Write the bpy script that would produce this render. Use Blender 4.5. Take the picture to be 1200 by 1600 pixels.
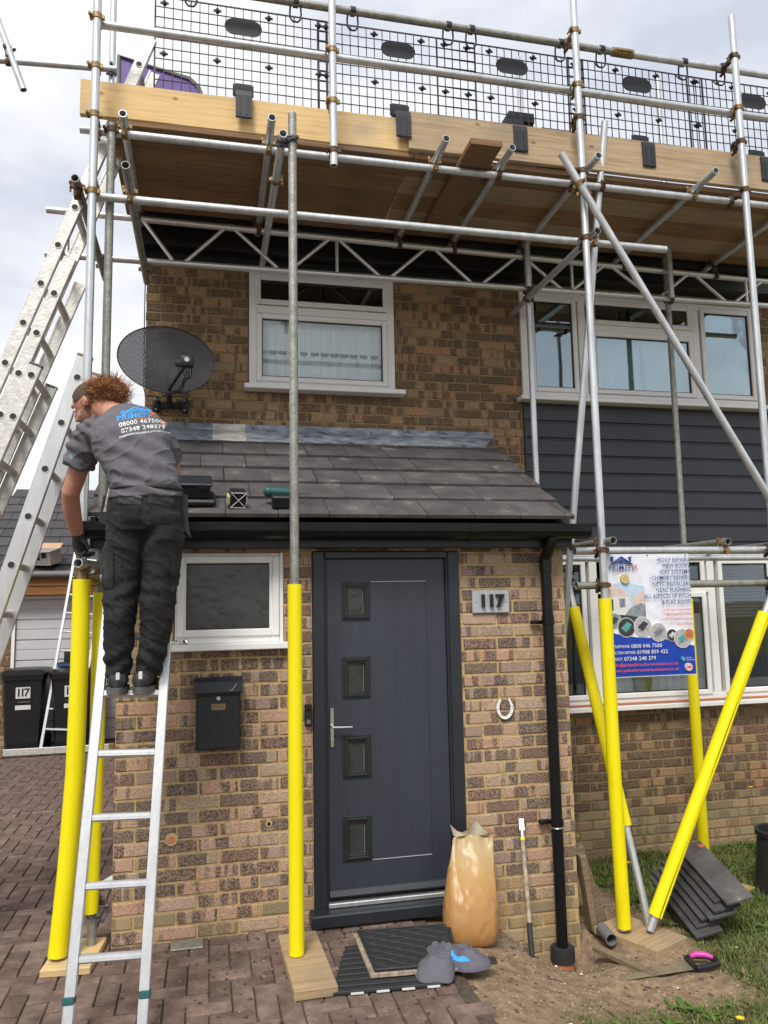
import bpy, bmesh, math, random
import numpy as np
from mathutils import Vector, Matrix, noise as mnoise

random.seed(7); np.random.seed(7)
for o in list(bpy.data.objects): bpy.data.objects.remove(o)
S = bpy.context.scene
COL = S.collection

# ------------------------------------------------------------------ camera
def cam_setup():
    cd = bpy.data.cameras.new('camera'); cam = bpy.data.objects.new('camera', cd); COL.objects.link(cam)
    yaw, pitch, roll = 0.22593, 0.11961, -0.01931
    cy, sy, cp, sp = math.cos(yaw), math.sin(yaw), math.cos(pitch), math.sin(pitch)
    f = Vector((sy*cp, cy*cp, sp)); r = Vector((cy, -sy, 0)); u = r.cross(f)
    cr, sr = math.cos(roll), math.sin(roll)
    r2 = cr*r + sr*u; u2 = -sr*r + cr*u
    M = Matrix((r2, u2, -f)).transposed().to_4x4(); M.translation = Vector((0.4918, -4.5722, 1.7881))
    cam.matrix_world = M
    cd.sensor_fit = 'VERTICAL'; cd.sensor_height = 36.0; cd.sensor_width = 27.0
    cd.lens = 1204.3/1600*36.0
    cd.clip_start = 0.05; cd.clip_end = 2000
    S.camera = cam
cam_setup()

# ------------------------------------------------------------------ world: bright cloudy sky
W = bpy.data.worlds.new('World'); S.world = W; W.use_nodes = True
SUN_EL, SUN_AZ = math.radians(52), math.radians(205)
def world():
    nt = W.node_tree; n = nt.nodes; l = nt.links; n.clear()
    out = n.new('ShaderNodeOutputWorld'); bg = n.new('ShaderNodeBackground')
    sky = n.new('ShaderNodeTexSky'); sky.sky_type = 'NISHITA'; sky.sun_disc = False
    sky.sun_elevation = SUN_EL; sky.sun_rotation = SUN_AZ; sky.air_density = 1.2; sky.dust_density = 1.5
    tc = n.new('ShaderNodeTexCoord'); mp = n.new('ShaderNodeMapping'); mp.inputs['Scale'].default_value = (1, 1, 2.2)
    n1 = n.new('ShaderNodeTexNoise'); n1.inputs['Scale'].default_value = 2.1; n1.inputs['Detail'].default_value = 7; n1.inputs['Roughness'].default_value = .55
    r1 = n.new('ShaderNodeValToRGB'); r1.color_ramp.elements[0].position = .36; r1.color_ramp.elements[1].position = .62
    r1.color_ramp.elements[0].color = (4.7, 5.05, 5.95, 1); r1.color_ramp.elements[1].color = (8.0, 8.05, 8.25, 1)
    n2 = n.new('ShaderNodeTexNoise'); n2.inputs['Scale'].default_value = 1.3; n2.inputs['Detail'].default_value = 5
    r2 = n.new('ShaderNodeValToRGB'); r2.color_ramp.elements[0].position = .24; r2.color_ramp.elements[1].position = .40
    mx = n.new('ShaderNodeMixRGB')
    l.new(tc.outputs['Generated'], mp.inputs[0]); l.new(mp.outputs[0], n1.inputs[0]); l.new(mp.outputs[0], n2.inputs[0])
    l.new(n1.outputs[0], r1.inputs[0]); l.new(n2.outputs[0], r2.inputs[0]); l.new(r2.outputs[0], mx.inputs[0])
    l.new(sky.outputs[0], mx.inputs[1]); l.new(r1.outputs[0], mx.inputs[2])
    l.new(mx.outputs[0], bg.inputs[0]); bg.inputs[1].default_value = 0.1
    l.new(bg.outputs[0], out.inputs[0])
world()
def sun():
    sd = bpy.data.lights.new('sun', 'SUN'); sd.energy = 2.5; sd.angle = math.radians(20); sd.color = (1, .96, .9)
    so = bpy.data.objects.new('sun', sd); COL.objects.link(so)
    d = Vector((math.sin(SUN_AZ)*math.cos(SUN_EL), math.cos(SUN_AZ)*math.cos(SUN_EL), math.sin(SUN_EL)))
    so.rotation_euler = d.to_track_quat('Z', 'Y').to_euler(); so.location = d*30
sun()
S.view_settings.view_transform = 'Standard'; S.view_settings.look = 'None'
S.view_settings.gamma = 1; S.view_settings.use_curve_mapping = False
S.view_settings.exposure = 0.45
S.render.engine = 'CYCLES'

# ------------------------------------------------------------------ materials
MATS = {}
def newmat(name):
    m = bpy.data.materials.new(name); m.use_nodes = True; nt = m.node_tree
    b = nt.nodes['Principled BSDF']; MATS[name] = m
    return m, nt.nodes, nt.links, b
def mat(name, c, rough=.6, metal=0, var=.12, vscale=20, bump=0, bscale=60, spec=.5, rnd=0.0, coords='Object', streak=None):
    """plain surface with soft colour variation and optional fine relief"""
    m, n, l, b = newmat(name)
    b.inputs['Roughness'].default_value = rough; b.inputs['Metallic'].default_value = metal
    b.inputs['Specular IOR Level'].default_value = spec
    tc = n.new('ShaderNodeTexCoord'); src = tc.outputs[coords]
    if streak:
        mp = n.new('ShaderNodeMapping'); mp.inputs['Scale'].default_value = streak; l.new(src, mp.inputs[0]); src = mp.outputs[0]
    oi = n.new('ShaderNodeObjectInfo')
    add = n.new('ShaderNodeVectorMath'); add.operation = 'ADD'; sc = n.new('ShaderNodeMath'); sc.operation = 'MULTIPLY'; sc.inputs[1].default_value = 37.0
    l.new(oi.outputs['Random'], sc.inputs[0]); l.new(src, add.inputs[0]); l.new(sc.outputs[0], add.inputs[1]); src = add.outputs[0]
    nz = n.new('ShaderNodeTexNoise'); nz.inputs['Scale'].default_value = vscale; nz.inputs['Detail'].default_value = 6; nz.inputs['Roughness'].default_value = .65
    l.new(src, nz.inputs[0])
    rp = n.new('ShaderNodeMapRange'); rp.inputs[1].default_value = .3; rp.inputs[2].default_value = .7; rp.inputs[3].default_value = 1-var; rp.inputs[4].default_value = 1+var
    l.new(nz.outputs[0], rp.inputs[0])
    val = rp.outputs[0]
    if rnd:
        r2 = n.new('ShaderNodeMapRange'); r2.inputs[3].default_value = 1-rnd; r2.inputs[4].default_value = 1+rnd; l.new(oi.outputs['Random'], r2.inputs[0])
        mu = n.new('ShaderNodeMath'); mu.operation = 'MULTIPLY'; l.new(val, mu.inputs[0]); l.new(r2.outputs[0], mu.inputs[1]); val = mu.outputs[0]
    vm = n.new('ShaderNodeVectorMath'); vm.operation = 'SCALE'; vm.inputs[0].default_value = c; l.new(val, vm.inputs['Scale'])
    l.new(vm.outputs[0], b.inputs['Base Color'])
    if bump:
        nb = n.new('ShaderNodeTexNoise'); nb.inputs['Scale'].default_value = bscale; nb.inputs['Detail'].default_value = 5; l.new(src, nb.inputs[0])
        bp = n.new('ShaderNodeBump'); bp.inputs['Strength'].default_value = bump; bp.inputs['Distance'].default_value = .01
        l.new(nb.outputs[0], bp.inputs['Height']); l.new(bp.outputs[0], b.inputs['Normal'])
    return m
def ramp_mat(name, stops, scale, rough=.85, detail=8, bump=.4, bscale=None, stretch=(1, 1, 1), spec=.3, rnd=0, coords='Object'):
    """noise run through a colour ramp"""
    m, n, l, b = newmat(name); b.inputs['Roughness'].default_value = rough; b.inputs['Specular IOR Level'].default_value = spec
    tc = n.new('ShaderNodeTexCoord'); mp = n.new('ShaderNodeMapping'); mp.inputs['Scale'].default_value = stretch
    l.new(tc.outputs[coords], mp.inputs[0])
    oi = n.new('ShaderNodeObjectInfo'); sc = n.new('ShaderNodeMath'); sc.operation = 'MULTIPLY'; sc.inputs[1].default_value = 53.0
    l.new(oi.outputs['Random'], sc.inputs[0]); add = n.new('ShaderNodeVectorMath'); add.operation = 'ADD'
    l.new(mp.outputs[0], add.inputs[0]); l.new(sc.outputs[0], add.inputs[1])
    nz = n.new('ShaderNodeTexNoise'); nz.inputs['Scale'].default_value = scale; nz.inputs['Detail'].default_value = detail; nz.inputs['Roughness'].default_value = .65
    l.new(add.outputs[0], nz.inputs[0])
    cr = n.new('ShaderNodeValToRGB'); e = cr.color_ramp.elements
    e[0].position, e[0].color = stops[0][0], (*stops[0][1], 1); e[1].position, e[1].color = stops[-1][0], (*stops[-1][1], 1)
    for p, c in stops[1:-1]: q = e.new(p); q.color = (*c, 1)
    l.new(nz.outputs[0], cr.inputs[0]); colr = cr.outputs[0]
    if rnd:
        r2 = n.new('ShaderNodeMapRange'); r2.inputs[3].default_value = 1-rnd; r2.inputs[4].default_value = 1+rnd; l.new(oi.outputs['Random'], r2.inputs[0])
        vm = n.new('ShaderNodeVectorMath'); vm.operation = 'SCALE'; l.new(colr, vm.inputs[0]); l.new(r2.outputs[0], vm.inputs['Scale']); colr = vm.outputs[0]
    l.new(colr, b.inputs['Base Color'])
    if bump:
        nb = n.new('ShaderNodeTexNoise'); nb.inputs['Scale'].default_value = bscale or scale*3; nb.inputs['Detail'].default_value = 6; l.new(add.outputs[0], nb.inputs[0])
        bp = n.new('ShaderNodeBump'); bp.inputs['Strength'].default_value = bump; bp.inputs['Distance'].default_value = .01
        l.new(nb.outputs[0], bp.inputs['Height']); l.new(bp.outputs[0], b.inputs['Normal'])
    return m
def brick_mat(name, pale, dark, darkness=0.0):
    """fired facing brick: pale body, dark speckled kiss marks that differ from brick to brick"""
    m, n, l, b = newmat(name); b.inputs['Roughness'].default_value = .9; b.inputs['Specular IOR Level'].default_value = .2
    tc = n.new('ShaderNodeTexCoord'); oi = n.new('ShaderNodeObjectInfo')
    sc = n.new('ShaderNodeMath'); sc.operation = 'MULTIPLY'; sc.inputs[1].default_value = 91.0; l.new(oi.outputs['Random'], sc.inputs[0])
    add = n.new('ShaderNodeVectorMath'); add.operation = 'ADD'; l.new(tc.outputs['Object'], add.inputs[0]); l.new(sc.outputs[0], add.inputs[1])
    mp = n.new('ShaderNodeMapping'); mp.inputs['Scale'].default_value = (13, .6, 1.6); l.new(add.outputs[0], mp.inputs[0])
    band = n.new('ShaderNodeTexNoise'); band.inputs['Scale'].default_value = 1.0; band.inputs['Detail'].default_value = 1.5; l.new(mp.outputs[0], band.inputs[0])
    # random shift of the threshold: some bricks nearly all dark, some all pale
    r1 = n.new('ShaderNodeMapRange'); r1.inputs[3].default_value = -.17+darkness; r1.inputs[4].default_value = .13+darkness
    wn = n.new('ShaderNodeTexWhiteNoise'); wn.noise_dimensions = '1D'; l.new(sc.outputs[0], wn.inputs['W']); l.new(wn.outputs['Value'], r1.inputs[0])
    a1 = n.new('ShaderNodeMath'); a1.operation = 'ADD'; l.new(band.outputs[0], a1.inputs[0]); l.new(r1.outputs[0], a1.inputs[1])
    ed = n.new('ShaderNodeMapRange'); ed.interpolation_type = 'SMOOTHSTEP'; ed.inputs[1].default_value = .44; ed.inputs[2].default_value = .50; l.new(a1.outputs[0], ed.inputs[0])
    sp = n.new('ShaderNodeTexNoise'); sp.inputs['Scale'].default_value = 125; sp.inputs['Detail'].default_value = 4; l.new(add.outputs[0], sp.inputs[0])
    spr = n.new('ShaderNodeMapRange'); spr.inputs[1].default_value = .44; spr.inputs[2].default_value = .58; l.new(sp.outputs[0], spr.inputs[0])
    # dark marks are speckled, pale body carries a few dark specks
    f1 = n.new('ShaderNodeMapRange'); f1.inputs[3].default_value = .0; f1.inputs[4].default_value = .42; l.new(spr.outputs[0], f1.inputs[0])
    f2 = n.new('ShaderNodeMapRange'); f2.inputs[3].default_value = .50; f2.inputs[4].default_value = 1.0; l.new(spr.outputs[0], f2.inputs[0])
    fm = n.new('ShaderNodeMix'); l.new(ed.outputs[0], fm.inputs[0]); l.new(f1.outputs[0], fm.inputs[2]); l.new(f2.outputs[0], fm.inputs[3])
    hue = n.new('ShaderNodeValToRGB'); e = hue.color_ramp.elements
    e[0].position = 0; e[0].color = (*pale, 1); e[1].position = 1; e[1].color = (pale[0]*.72, pale[1]*.70, pale[2]*.74, 1)
    q = e.new(.35); q.color = (pale[0]*1.05, pale[1]*.86, pale[2]*.78, 1); q = e.new(.7); q.color = (pale[0]*.9, pale[1]*.95, pale[2]*.85, 1)
    l.new(oi.outputs['Random'], hue.inputs[0])
    mx = n.new('ShaderNodeMixRGB'); l.new(fm.outputs[0], mx.inputs[0]); l.new(hue.outputs[0], mx.inputs[1]); mx.inputs[2].default_value = (*dark, 1)
    l.new(mx.outputs[0], b.inputs['Base Color'])
    bp = n.new('ShaderNodeBump'); bp.inputs['Strength'].default_value = .55; bp.inputs['Distance'].default_value = .006
    l.new(sp.outputs[0], bp.inputs['Height']); l.new(bp.outputs[0], b.inputs['Normal'])
    return m
def glass_mat(name, tint, gloss, groughness=.02, trans=(1, 1, 1)):
    m, n, l, b = newmat(name); n.remove(b); out = n['Material Output']
    tr = n.new('ShaderNodeBsdfTransparent'); tr.inputs[0].default_value = (*trans, 1)
    gl = n.new('ShaderNodeBsdfGlossy'); gl.inputs['Color'].default_value = (*tint, 1); gl.inputs['Roughness'].default_value = groughness
    tc = n.new('ShaderNodeTexCoord'); nz = n.new('ShaderNodeTexNoise'); nz.inputs['Scale'].default_value = 2.2; l.new(tc.outputs['Object'], nz.inputs[0])
    bp = n.new('ShaderNodeBump'); bp.inputs['Strength'].default_value = .06; bp.inputs['Distance'].default_value = .02; l.new(nz.outputs[0], bp.inputs['Height']); l.new(bp.outputs[0], gl.inputs['Normal'])
    fr = n.new('ShaderNodeFresnel'); fr.inputs[0].default_value = 1.5
    ad = n.new('ShaderNodeMath'); ad.operation = 'ADD'; ad.use_clamp = True; ad.inputs[1].default_value = gloss; l.new(fr.outputs[0], ad.inputs[0])
    mx = n.new('ShaderNodeMixShader'); l.new(ad.outputs[0], mx.inputs[0]); l.new(tr.outputs[0], mx.inputs[1]); l.new(gl.outputs[0], mx.inputs[2])
    l.new(mx.outputs[0], out.inputs[0]); return m

brick_mat('brick_porch', (.50, .365, .27), (.082, .060, .052))
brick_mat('brick_house', (.40, .275, .165), (.080, .053, .040), .03)
ramp_mat('mortar', [(.3, (.33, .225, .105)), (.5, (.47, .335, .16)), (.7, (.56, .41, .205))], 30, bump=.5, bscale=200)
ramp_mat('mortar_old', [(.3, (.19, .135, .065)), (.7, (.36, .265, .13))], 14, bump=.5, bscale=160)
def brick_tex(name):
    m, n, l, b = newmat(name); b.inputs['Roughness'].default_value = .9
    tc = n.new('ShaderNodeTexCoord'); br = n.new('ShaderNodeTexBrick'); mp = n.new('ShaderNodeMapping'); mp.inputs['Rotation'].default_value = (math.radians(90), 0, math.radians(90))
    l.new(tc.outputs['Object'], mp.inputs[0]); l.new(mp.outputs[0], br.inputs[0])
    br.inputs['Color1'].default_value = (.34, .22, .14, 1); br.inputs['Color2'].default_value = (.13, .085, .06, 1); br.inputs['Mortar'].default_value = (.45, .31, .14, 1)
    br.inputs['Scale'].default_value = 1; br.inputs['Brick Width'].default_value = .225; br.inputs['Row Height'].default_value = .075; br.inputs['Mortar Size'].default_value = .006
    l.new(br.outputs[0], b.inputs['Base Color'])
    bp = n.new('ShaderNodeBump'); bp.inputs['Strength'].default_value = .6; bp.invert = True; l.new(br.outputs['Fac'], bp.inputs['Height']); l.new(bp.outputs[0], b.inputs['Normal'])
brick_tex('brick_side')
mat('galv', (.60, .62, .63), .40, .68, .20, 14, .15, 60, streak=(1, 1, .3))
mat('galv_old', (.30, .30, .265), .55, .55, .30, 24, .3, 90)
mat('tube_dark', (.10, .10, .105), .6, .5, .2, 10)
mat('rust', (.13, .075, .045), .7, .5, .4, 40, .4, 120)
mat('brass_zinc', (.27, .185, .085), .55, .55, .45, 40, .3, 120)
mat('alu', (.66, .66, .65), .36, .8, .10, 25, .12, 90, streak=(1, 1, .2))
mat('alu_worn', (.62, .60, .56), .48, .55, .22, 22, .2, 60)
ramp_mat('sleeve_yellow', [(.22, (.34, .27, .03)), (.30, (.72, .60, .004)), (.42, (.82, .70, .002)), (.75, (.84, .73, .01))], 5, .48, 8, .10, 50, (1, 1, .35), spec=.35)
def wood(name, a, b_, sc=4, stretch=(.5, 14, 14), rough=.75):
    m = ramp_mat(name, [(.25, tuple(x*.62 for x in a)), (.42, a), (.62, b_), (.8, tuple(x*.85 for x in a))], sc, rough, 5, .25, 20, stretch, rnd=.13)
    n, l = m.node_tree.nodes, m.node_tree.links; bs = n['Principled BSDF']; src = bs.inputs['Base Color'].links[0].from_socket
    tc = n.new('ShaderNodeTexCoord'); vo = n.new('ShaderNodeTexVoronoi'); vo.inputs['Scale'].default_value = 4.2; mp = n.new('ShaderNodeMapping'); mp.inputs['Scale'].default_value = (.75, 1.2, 1.2); l.new(tc.outputs['Object'], mp.inputs[0]); l.new(mp.outputs[0], vo.inputs[0])
    mr = n.new('ShaderNodeMapRange'); mr.inputs[1].default_value = .03; mr.inputs[2].default_value = .085; mr.inputs[3].default_value = .75; mr.inputs[4].default_value = 0; l.new(vo.outputs['Distance'], mr.inputs[0])
    st = n.new('ShaderNodeTexNoise'); st.inputs['Scale'].default_value = 2.3; st.inputs['Detail'].default_value = 8; l.new(tc.outputs['Object'], st.inputs[0]); sr = n.new('ShaderNodeMapRange'); sr.inputs[1].default_value = .52; sr.inputs[2].default_value = .75; sr.inputs[4].default_value = .55; l.new(st.outputs[0], sr.inputs[0])
    k1 = n.new('ShaderNodeMixRGB'); l.new(mr.outputs[0], k1.inputs[0]); l.new(src, k1.inputs[1]); k1.inputs[2].default_value = (a[0]*.35, a[1]*.28, a[2]*.25, 1)
    k2 = n.new('ShaderNodeMixRGB'); l.new(sr.outputs[0], k2.inputs[0]); l.new(k1.outputs[0], k2.inputs[1]); g = (a[0]+a[1]+a[2])/3*.62; k2.inputs[2].default_value = (g*1.15, g, g*.82, 1); l.new(k2.outputs[0], bs.inputs['Base Color'])
wood('wood_new', (.64, .44, .20), (.72, .52, .26))
wood('wood_old', (.36, .26, .155), (.46, .35, .225))
wood('wood_under', (.22, .125, .062), (.29, .175, .092))
wood('wood_grey', (.17, .125, .075), (.24, .18, .11))
wood('wood_brown', (.20, .085, .025), (.26, .12, .04))
wood('wood_ply', (.40, .28, .155), (.50, .36, .205))
mat('upvc', (.80, .79, .76), .32, 0, .04, 9, spec=.5)
mat('upvc_cream', (.62, .52, .36), .5, 0, .06, 9)
mat('anthracite', (.034, .040, .054), .40, 0, .16, 3.5, .12, 35, streak=(1, 1, .12))
mat('anthracite_frame', (.019, .022, .029), .40, 0, .12, 8)
mat('moulding', (.020, .024, .024), .35, 0, .1, 9)
mat('black_plastic', (.0065, .0065, .0075), .36, 0, .3, 12, spec=.3)
mat('black_satin', (.012, .012, .013), .42, 0, .25, 14, .1, 60)
mat('soffit_black', (.006, .006, .007), .4, 0, .2, 6)
def cladding_mat():
    m, n, l, b = newmat('cladding'); b.inputs['Roughness'].default_value = .45
    tc = n.new('ShaderNodeTexCoord'); nz = n.new('ShaderNodeTexNoise'); mp = n.new('ShaderNodeMapping'); mp.inputs['Scale'].default_value = (.5, 1, 14); nz.inputs['Scale'].default_value = 3
    l.new(tc.outputs['Object'], mp.inputs[0]); l.new(mp.outputs[0], nz.inputs[0]); cr = n.new('ShaderNodeValToRGB')
    cr.color_ramp.elements[0].color = (.017, .019, .024, 1); cr.color_ramp.elements[1].color = (.032, .035, .042, 1); l.new(nz.outputs[0], cr.inputs[0]); l.new(cr.outputs[0], b.inputs['Base Color'])
cladding_mat()
ramp_mat('roof_tile', [(.25, (.045, .041, .042)), (.5, (.085, .077, .076)), (.62, (.115, .105, .10)), (.74, (.30, .285, .26))], 5, .62, 9, .3, 60, rnd=.14, spec=.35)
ramp_mat('tile_far', [(.3, (.038, .036, .040)), (.7, (.075, .070, .074))], 8, .65, 6, .3, 40, rnd=.2)
ramp_mat('lead', [(.33, (.04, .043, .05)), (.43, (.17, .19, .225)), (.58, (.27, .30, .35)), (.70, (.45, .46, .46))], 9, .45, 9, .3, 40, (1, 1, 2.5))
ramp_mat('lead_bright', [(.3, (.34, .32, .29)), (.7, (.68, .66, .62))], 12, .35, 6, .3, 40, (1, 1, 3))
ramp_mat('paver', [(.25, (.080, .053, .044)), (.5, (.155, .104, .085)), (.75, (.26, .195, .16))], 9, .9, 8, .5, 150, rnd=.22)
ramp_mat('joint_sand', [(.3, (.05, .038, .03)), (.7, (.12, .09, .068))], 30, .95)
def ground_mat():
    m, n, l, b = newmat('ground'); b.inputs['Roughness'].default_value = .95; b.inputs['Specular IOR Level'].default_value = .15
    tc = n.new('ShaderNodeTexCoord')
    a = n.new('ShaderNodeTexNoise'); a.inputs['Scale'].default_value = 14; a.inputs['Detail'].default_value = 12; a.inputs['Roughness'].default_value = .78; l.new(tc.outputs['Object'], a.inputs[0])
    ca = n.new('ShaderNodeValToRGB'); e = ca.color_ramp.elements; e[0].position = .3; e[0].color = (.10, .066, .042, 1); e[1].position = .72; e[1].color = (.46, .35, .235, 1); q = e.new(.5); q.color = (.27, .19, .122, 1); l.new(a.outputs[0], ca.inputs[0])
    g = n.new('ShaderNodeTexNoise'); g.inputs['Scale'].default_value = 60; g.inputs['Detail'].default_value = 6; l.new(tc.outputs['Object'], g.inputs[0])
    cg = n.new('ShaderNodeValToRGB'); cg.color_ramp.elements[0].color = (.035, .055, .016, 1); cg.color_ramp.elements[1].color = (.12, .13, .05, 1); l.new(g.outputs[0], cg.inputs[0])
    mk = n.new('ShaderNodeVertexColor'); mk.layer_name = 'grassiness'
    mx = n.new('ShaderNodeMixRGB'); l.new(mk.outputs[0], mx.inputs[0]); l.new(ca.outputs[0], mx.inputs[1]); l.new(cg.outputs[0], mx.inputs[2]); l.new(mx.outputs[0], b.inputs['Base Color'])
    bp = n.new('ShaderNodeBump'); bp.inputs['Strength'].default_value = .8; bp.inputs['Distance'].default_value = .02; l.new(a.outputs[0], bp.inputs['Height']); l.new(bp.outputs[0], b.inputs['Normal'])
ground_mat()
mat('chrome', (.75, .75, .74), .15, 1, .05, 10)
mat('steel', (.55, .55, .55), .3, .9, .12, 10)
mat('white_paint', (.78, .78, .76), .5, 0, .12, 30)
mat('number_plate', (.42, .44, .46), .5, .2, .08, 30)
mat('ink_black', (.008, .008, .009), .45)
mat('curtain', (.82, .85, .86), .9, 0, .05, 5)
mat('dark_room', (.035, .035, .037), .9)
mat('blind', (.20, .20, .20), .7)
mat('pot', (.42, .43, .24), .6)
mat('terracotta', (.42, .16, .085), .8, 0, .2, 20)
mat('rubber', (.022, .022, .024), .7, 0, .25, 30)
mat('purple', (.125, .062, .30), .5, 0, .12, 8)
mat('grey_trim', (.16, .155, .155), .6)
mat('guard_black', (.021, .022, .026), .5, 0, .1, 20)
mat('garage_door', (.52, .51, .52), .5, 0, .05, 6)
mat('bin_black', (.010, .010, .012), .38, 0, .2, 8)
mat('label_white', (.62, .62, .61), .6, 0, .08, 40)
mat('card', (.46, .31, .19), .85, 0, .12, 12)
mat('card_print', (.50, .48, .46), .8, 0, .2, 20)
mat('tee_grey', (.118, .112, .128), .88, 0, .08, 30, .25, 500)
mat('tee_cloth', (.115, .112, .135), .88, 0, .10, 30, .25, 500)
ramp_mat('trouser', [(.30, (.012, .0125, .013)), (.56, (.023, .024, .0255)), (.68, (.045, .046, .047)), (.80, (.15, .15, .148))], 5, .85, 9, .3, 300, (1, 1, .7))
mat('skin', (.50, .235, .155), .55, 0, .10, 25, .05, 200)
mat('stubble', (.20, .105, .065), .8, 0, .2, 120)
ramp_mat('hair', [(.3, (.16, .06, .02)), (.7, (.42, .20, .085))], 40, .6, 5, .3)
mat('hair_dark', (.075, .042, .025), .7, 0, .3, 150, .4, 400)
mat('glove', (.022, .021, .020), .8, 0, .2, 40, .3, 200)
mat('shoe', (.018, .018, .019), .6, 0, .3, 30, .2, 100)
mat('sole', (.10, .10, .10), .7, 0, .2, 20)
mat('print_blue', (.03, .30, .72), .6); mat('print_white', (.72, .74, .74), .6); mat('print_orange', (.75, .17, .03), .6)
mat('ink_blue', (.022, .075, .26), .5); mat('ink_red', (.70, .09, .06), .5); mat('poster_white', (.72, .74, .80), .35); mat('poster_blue', (.006, .045, .36), .35)
mat('p_sky', (.45, .58, .72), .4); mat('p_peach', (.62, .50, .44), .4); mat('p_grey', (.22, .24, .27), .4, 0, .5, 40); mat('p_dark', (.03, .035, .04), .4, 0, .5, 40); mat('p_roof', (.40, .38, .38), .4, 0, .35, 60)
mat('p_orange', (.55, .16, .03), .4, 0, .4, 50); mat('p_gold', (.50, .36, .10), .4); mat('p_teal', (.08, .35, .33), .4)
mat('pink', (.55, .05, .33), .4); mat('saw_blade', (.30, .25, .19), .45, .5, .25, 10)
mat('drill_teal', (.012, .085, .085), .5)
def plastic_bag():
    m, n, l, b = newmat('sand_bag'); b.inputs['Roughness'].default_value = .34; b.inputs['Specular IOR Level'].default_value = .35
    tc = n.new('ShaderNodeTexCoord'); nz = n.new('ShaderNodeTexNoise'); nz.inputs['Scale'].default_value = 7; nz.inputs['Detail'].default_value = 5; l.new(tc.outputs['Object'], nz.inputs[0])
    sx = n.new('ShaderNodeSeparateXYZ'); l.new(tc.outputs['Object'], sx.inputs[0])
    a = n.new('ShaderNodeMath'); a.operation = 'MULTIPLY_ADD'; a.inputs[1].default_value = .22; l.new(nz.outputs[0], a.inputs[0]); l.new(sx.outputs[2], a.inputs[2])
    cr = n.new('ShaderNodeValToRGB'); e = cr.color_ramp.elements; e[0].position = .1; e[0].color = (.36, .185, .07, 1); e[1].position = .62; e[1].color = (.45, .34, .18, 1); q = e.new(.38); q.color = (.40, .21, .07, 1); q = e.new(.46); q.color = (.42, .26, .095, 1)
    l.new(a.outputs[0], cr.inputs[0]); l.new(cr.outputs[0], b.inputs['Base Color'])
plastic_bag()
mat('bag_film', (.42, .36, .27), .3, 0, .1, 20)
mat('leaf', (.055, .085, .022), .8, 0, .4, 40); mat('leaf_far', (.03, .045, .018), .9, 0, .4, 3)
mat('bark', (.08, .055, .035), .9)
def grass_mat():
    m, n, l, b = newmat('grass'); b.inputs['Roughness'].default_value = .7; b.inputs['Specular IOR Level'].default_value = .25
    vc = n.new('ShaderNodeVertexColor'); vc.layer_name = 'tint'; l.new(vc.outputs[0], b.inputs['Base Color'])
grass_mat()
mat('flower', (.75, .52, .01), .7)
mat('pebble', (.33, .27, .20), .9, 0, .5, 30); mat('clod', (.075, .048, .033), .95, 0, .3, 30); mat('shard', (.72, .71, .68), .8, 0, .1, 20)
glass_mat('glass', (.85, .93, .95), .025, .01, (.97, .985, .985))
glass_mat('glass_sky', (.78, .90, .93), .24, .012, (.82, .88, .89))
def obscure():
    m, n, l, b = newmat('glass_obscure'); b.inputs['Roughness'].default_value = .18; b.inputs['Specular IOR Level'].default_value = .6
    tc = n.new('ShaderNodeTexCoord'); v = n.new('ShaderNodeTexVoronoi'); v.inputs['Scale'].default_value = 14; v.feature = 'SMOOTH_F1'; nz = n.new('ShaderNodeTexNoise'); nz.inputs['Scale'].default_value = 5
    l.new(tc.outputs['Object'], nz.inputs[0]); mx = n.new('ShaderNodeVectorMath'); mx.operation = 'MULTIPLY_ADD'; mx.inputs[1].default_value = (.35, .35, .35); l.new(nz.outputs['Color'], mx.inputs[0]); l.new(tc.outputs['Object'], mx.inputs[2]); l.new(mx.outputs[0], v.inputs[0])
    cr = n.new('ShaderNodeValToRGB'); cr.color_ramp.elements[0].color = (.026, .027, .026, 1); cr.color_ramp.elements[1].color = (.050, .052, .049, 1); l.new(v.outputs[0], cr.inputs[0]); l.new(cr.outputs[0], b.inputs['Base Color'])
    bp = n.new('ShaderNodeBump'); bp.inputs['Strength'].default_value = .16; bp.inputs['Distance'].default_value = .01; l.new(v.outputs[0], bp.inputs['Height']); l.new(bp.outputs[0], b.inputs['Normal'])
obscure()
def dish_mat():
    m, n, l, b = newmat('dish_mesh'); b.inputs['Base Color'].default_value = (.050, .054, .063, 1); b.inputs['Roughness'].default_value = .5
    tc = n.new('ShaderNodeTexCoord'); mp = n.new('ShaderNodeMapping'); mp.inputs['Scale'].default_value = (130, 130, 130); l.new(tc.outputs['Object'], mp.inputs[0])
    sx = n.new('ShaderNodeSeparateXYZ'); l.new(mp.outputs[0], sx.inputs[0])
    def per(sock):   # punched holes: a regular grid of round holes in the sheet
        f = n.new('ShaderNodeMath'); f.operation = 'FRACT'; l.new(sock, f.inputs[0]); s = n.new('ShaderNodeMath'); s.operation = 'SUBTRACT'; s.inputs[1].default_value = .5; l.new(f.outputs[0], s.inputs[0])
        p = n.new('ShaderNodeMath'); p.operation = 'MULTIPLY'; l.new(s.outputs[0], p.inputs[0]); l.new(s.outputs[0], p.inputs[1]); return p.outputs[0]
    ad = n.new('ShaderNodeMath'); ad.operation = 'ADD'; l.new(per(sx.outputs[0]), ad.inputs[0]); l.new(per(sx.outputs[1]), ad.inputs[1])
    lt = n.new('ShaderNodeMath'); lt.operation = 'GREATER_THAN'; lt.inputs[1].default_value = .035; l.new(ad.outputs[0], lt.inputs[0]); l.new(lt.outputs[0], b.inputs['Alpha'])
dish_mat()

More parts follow.
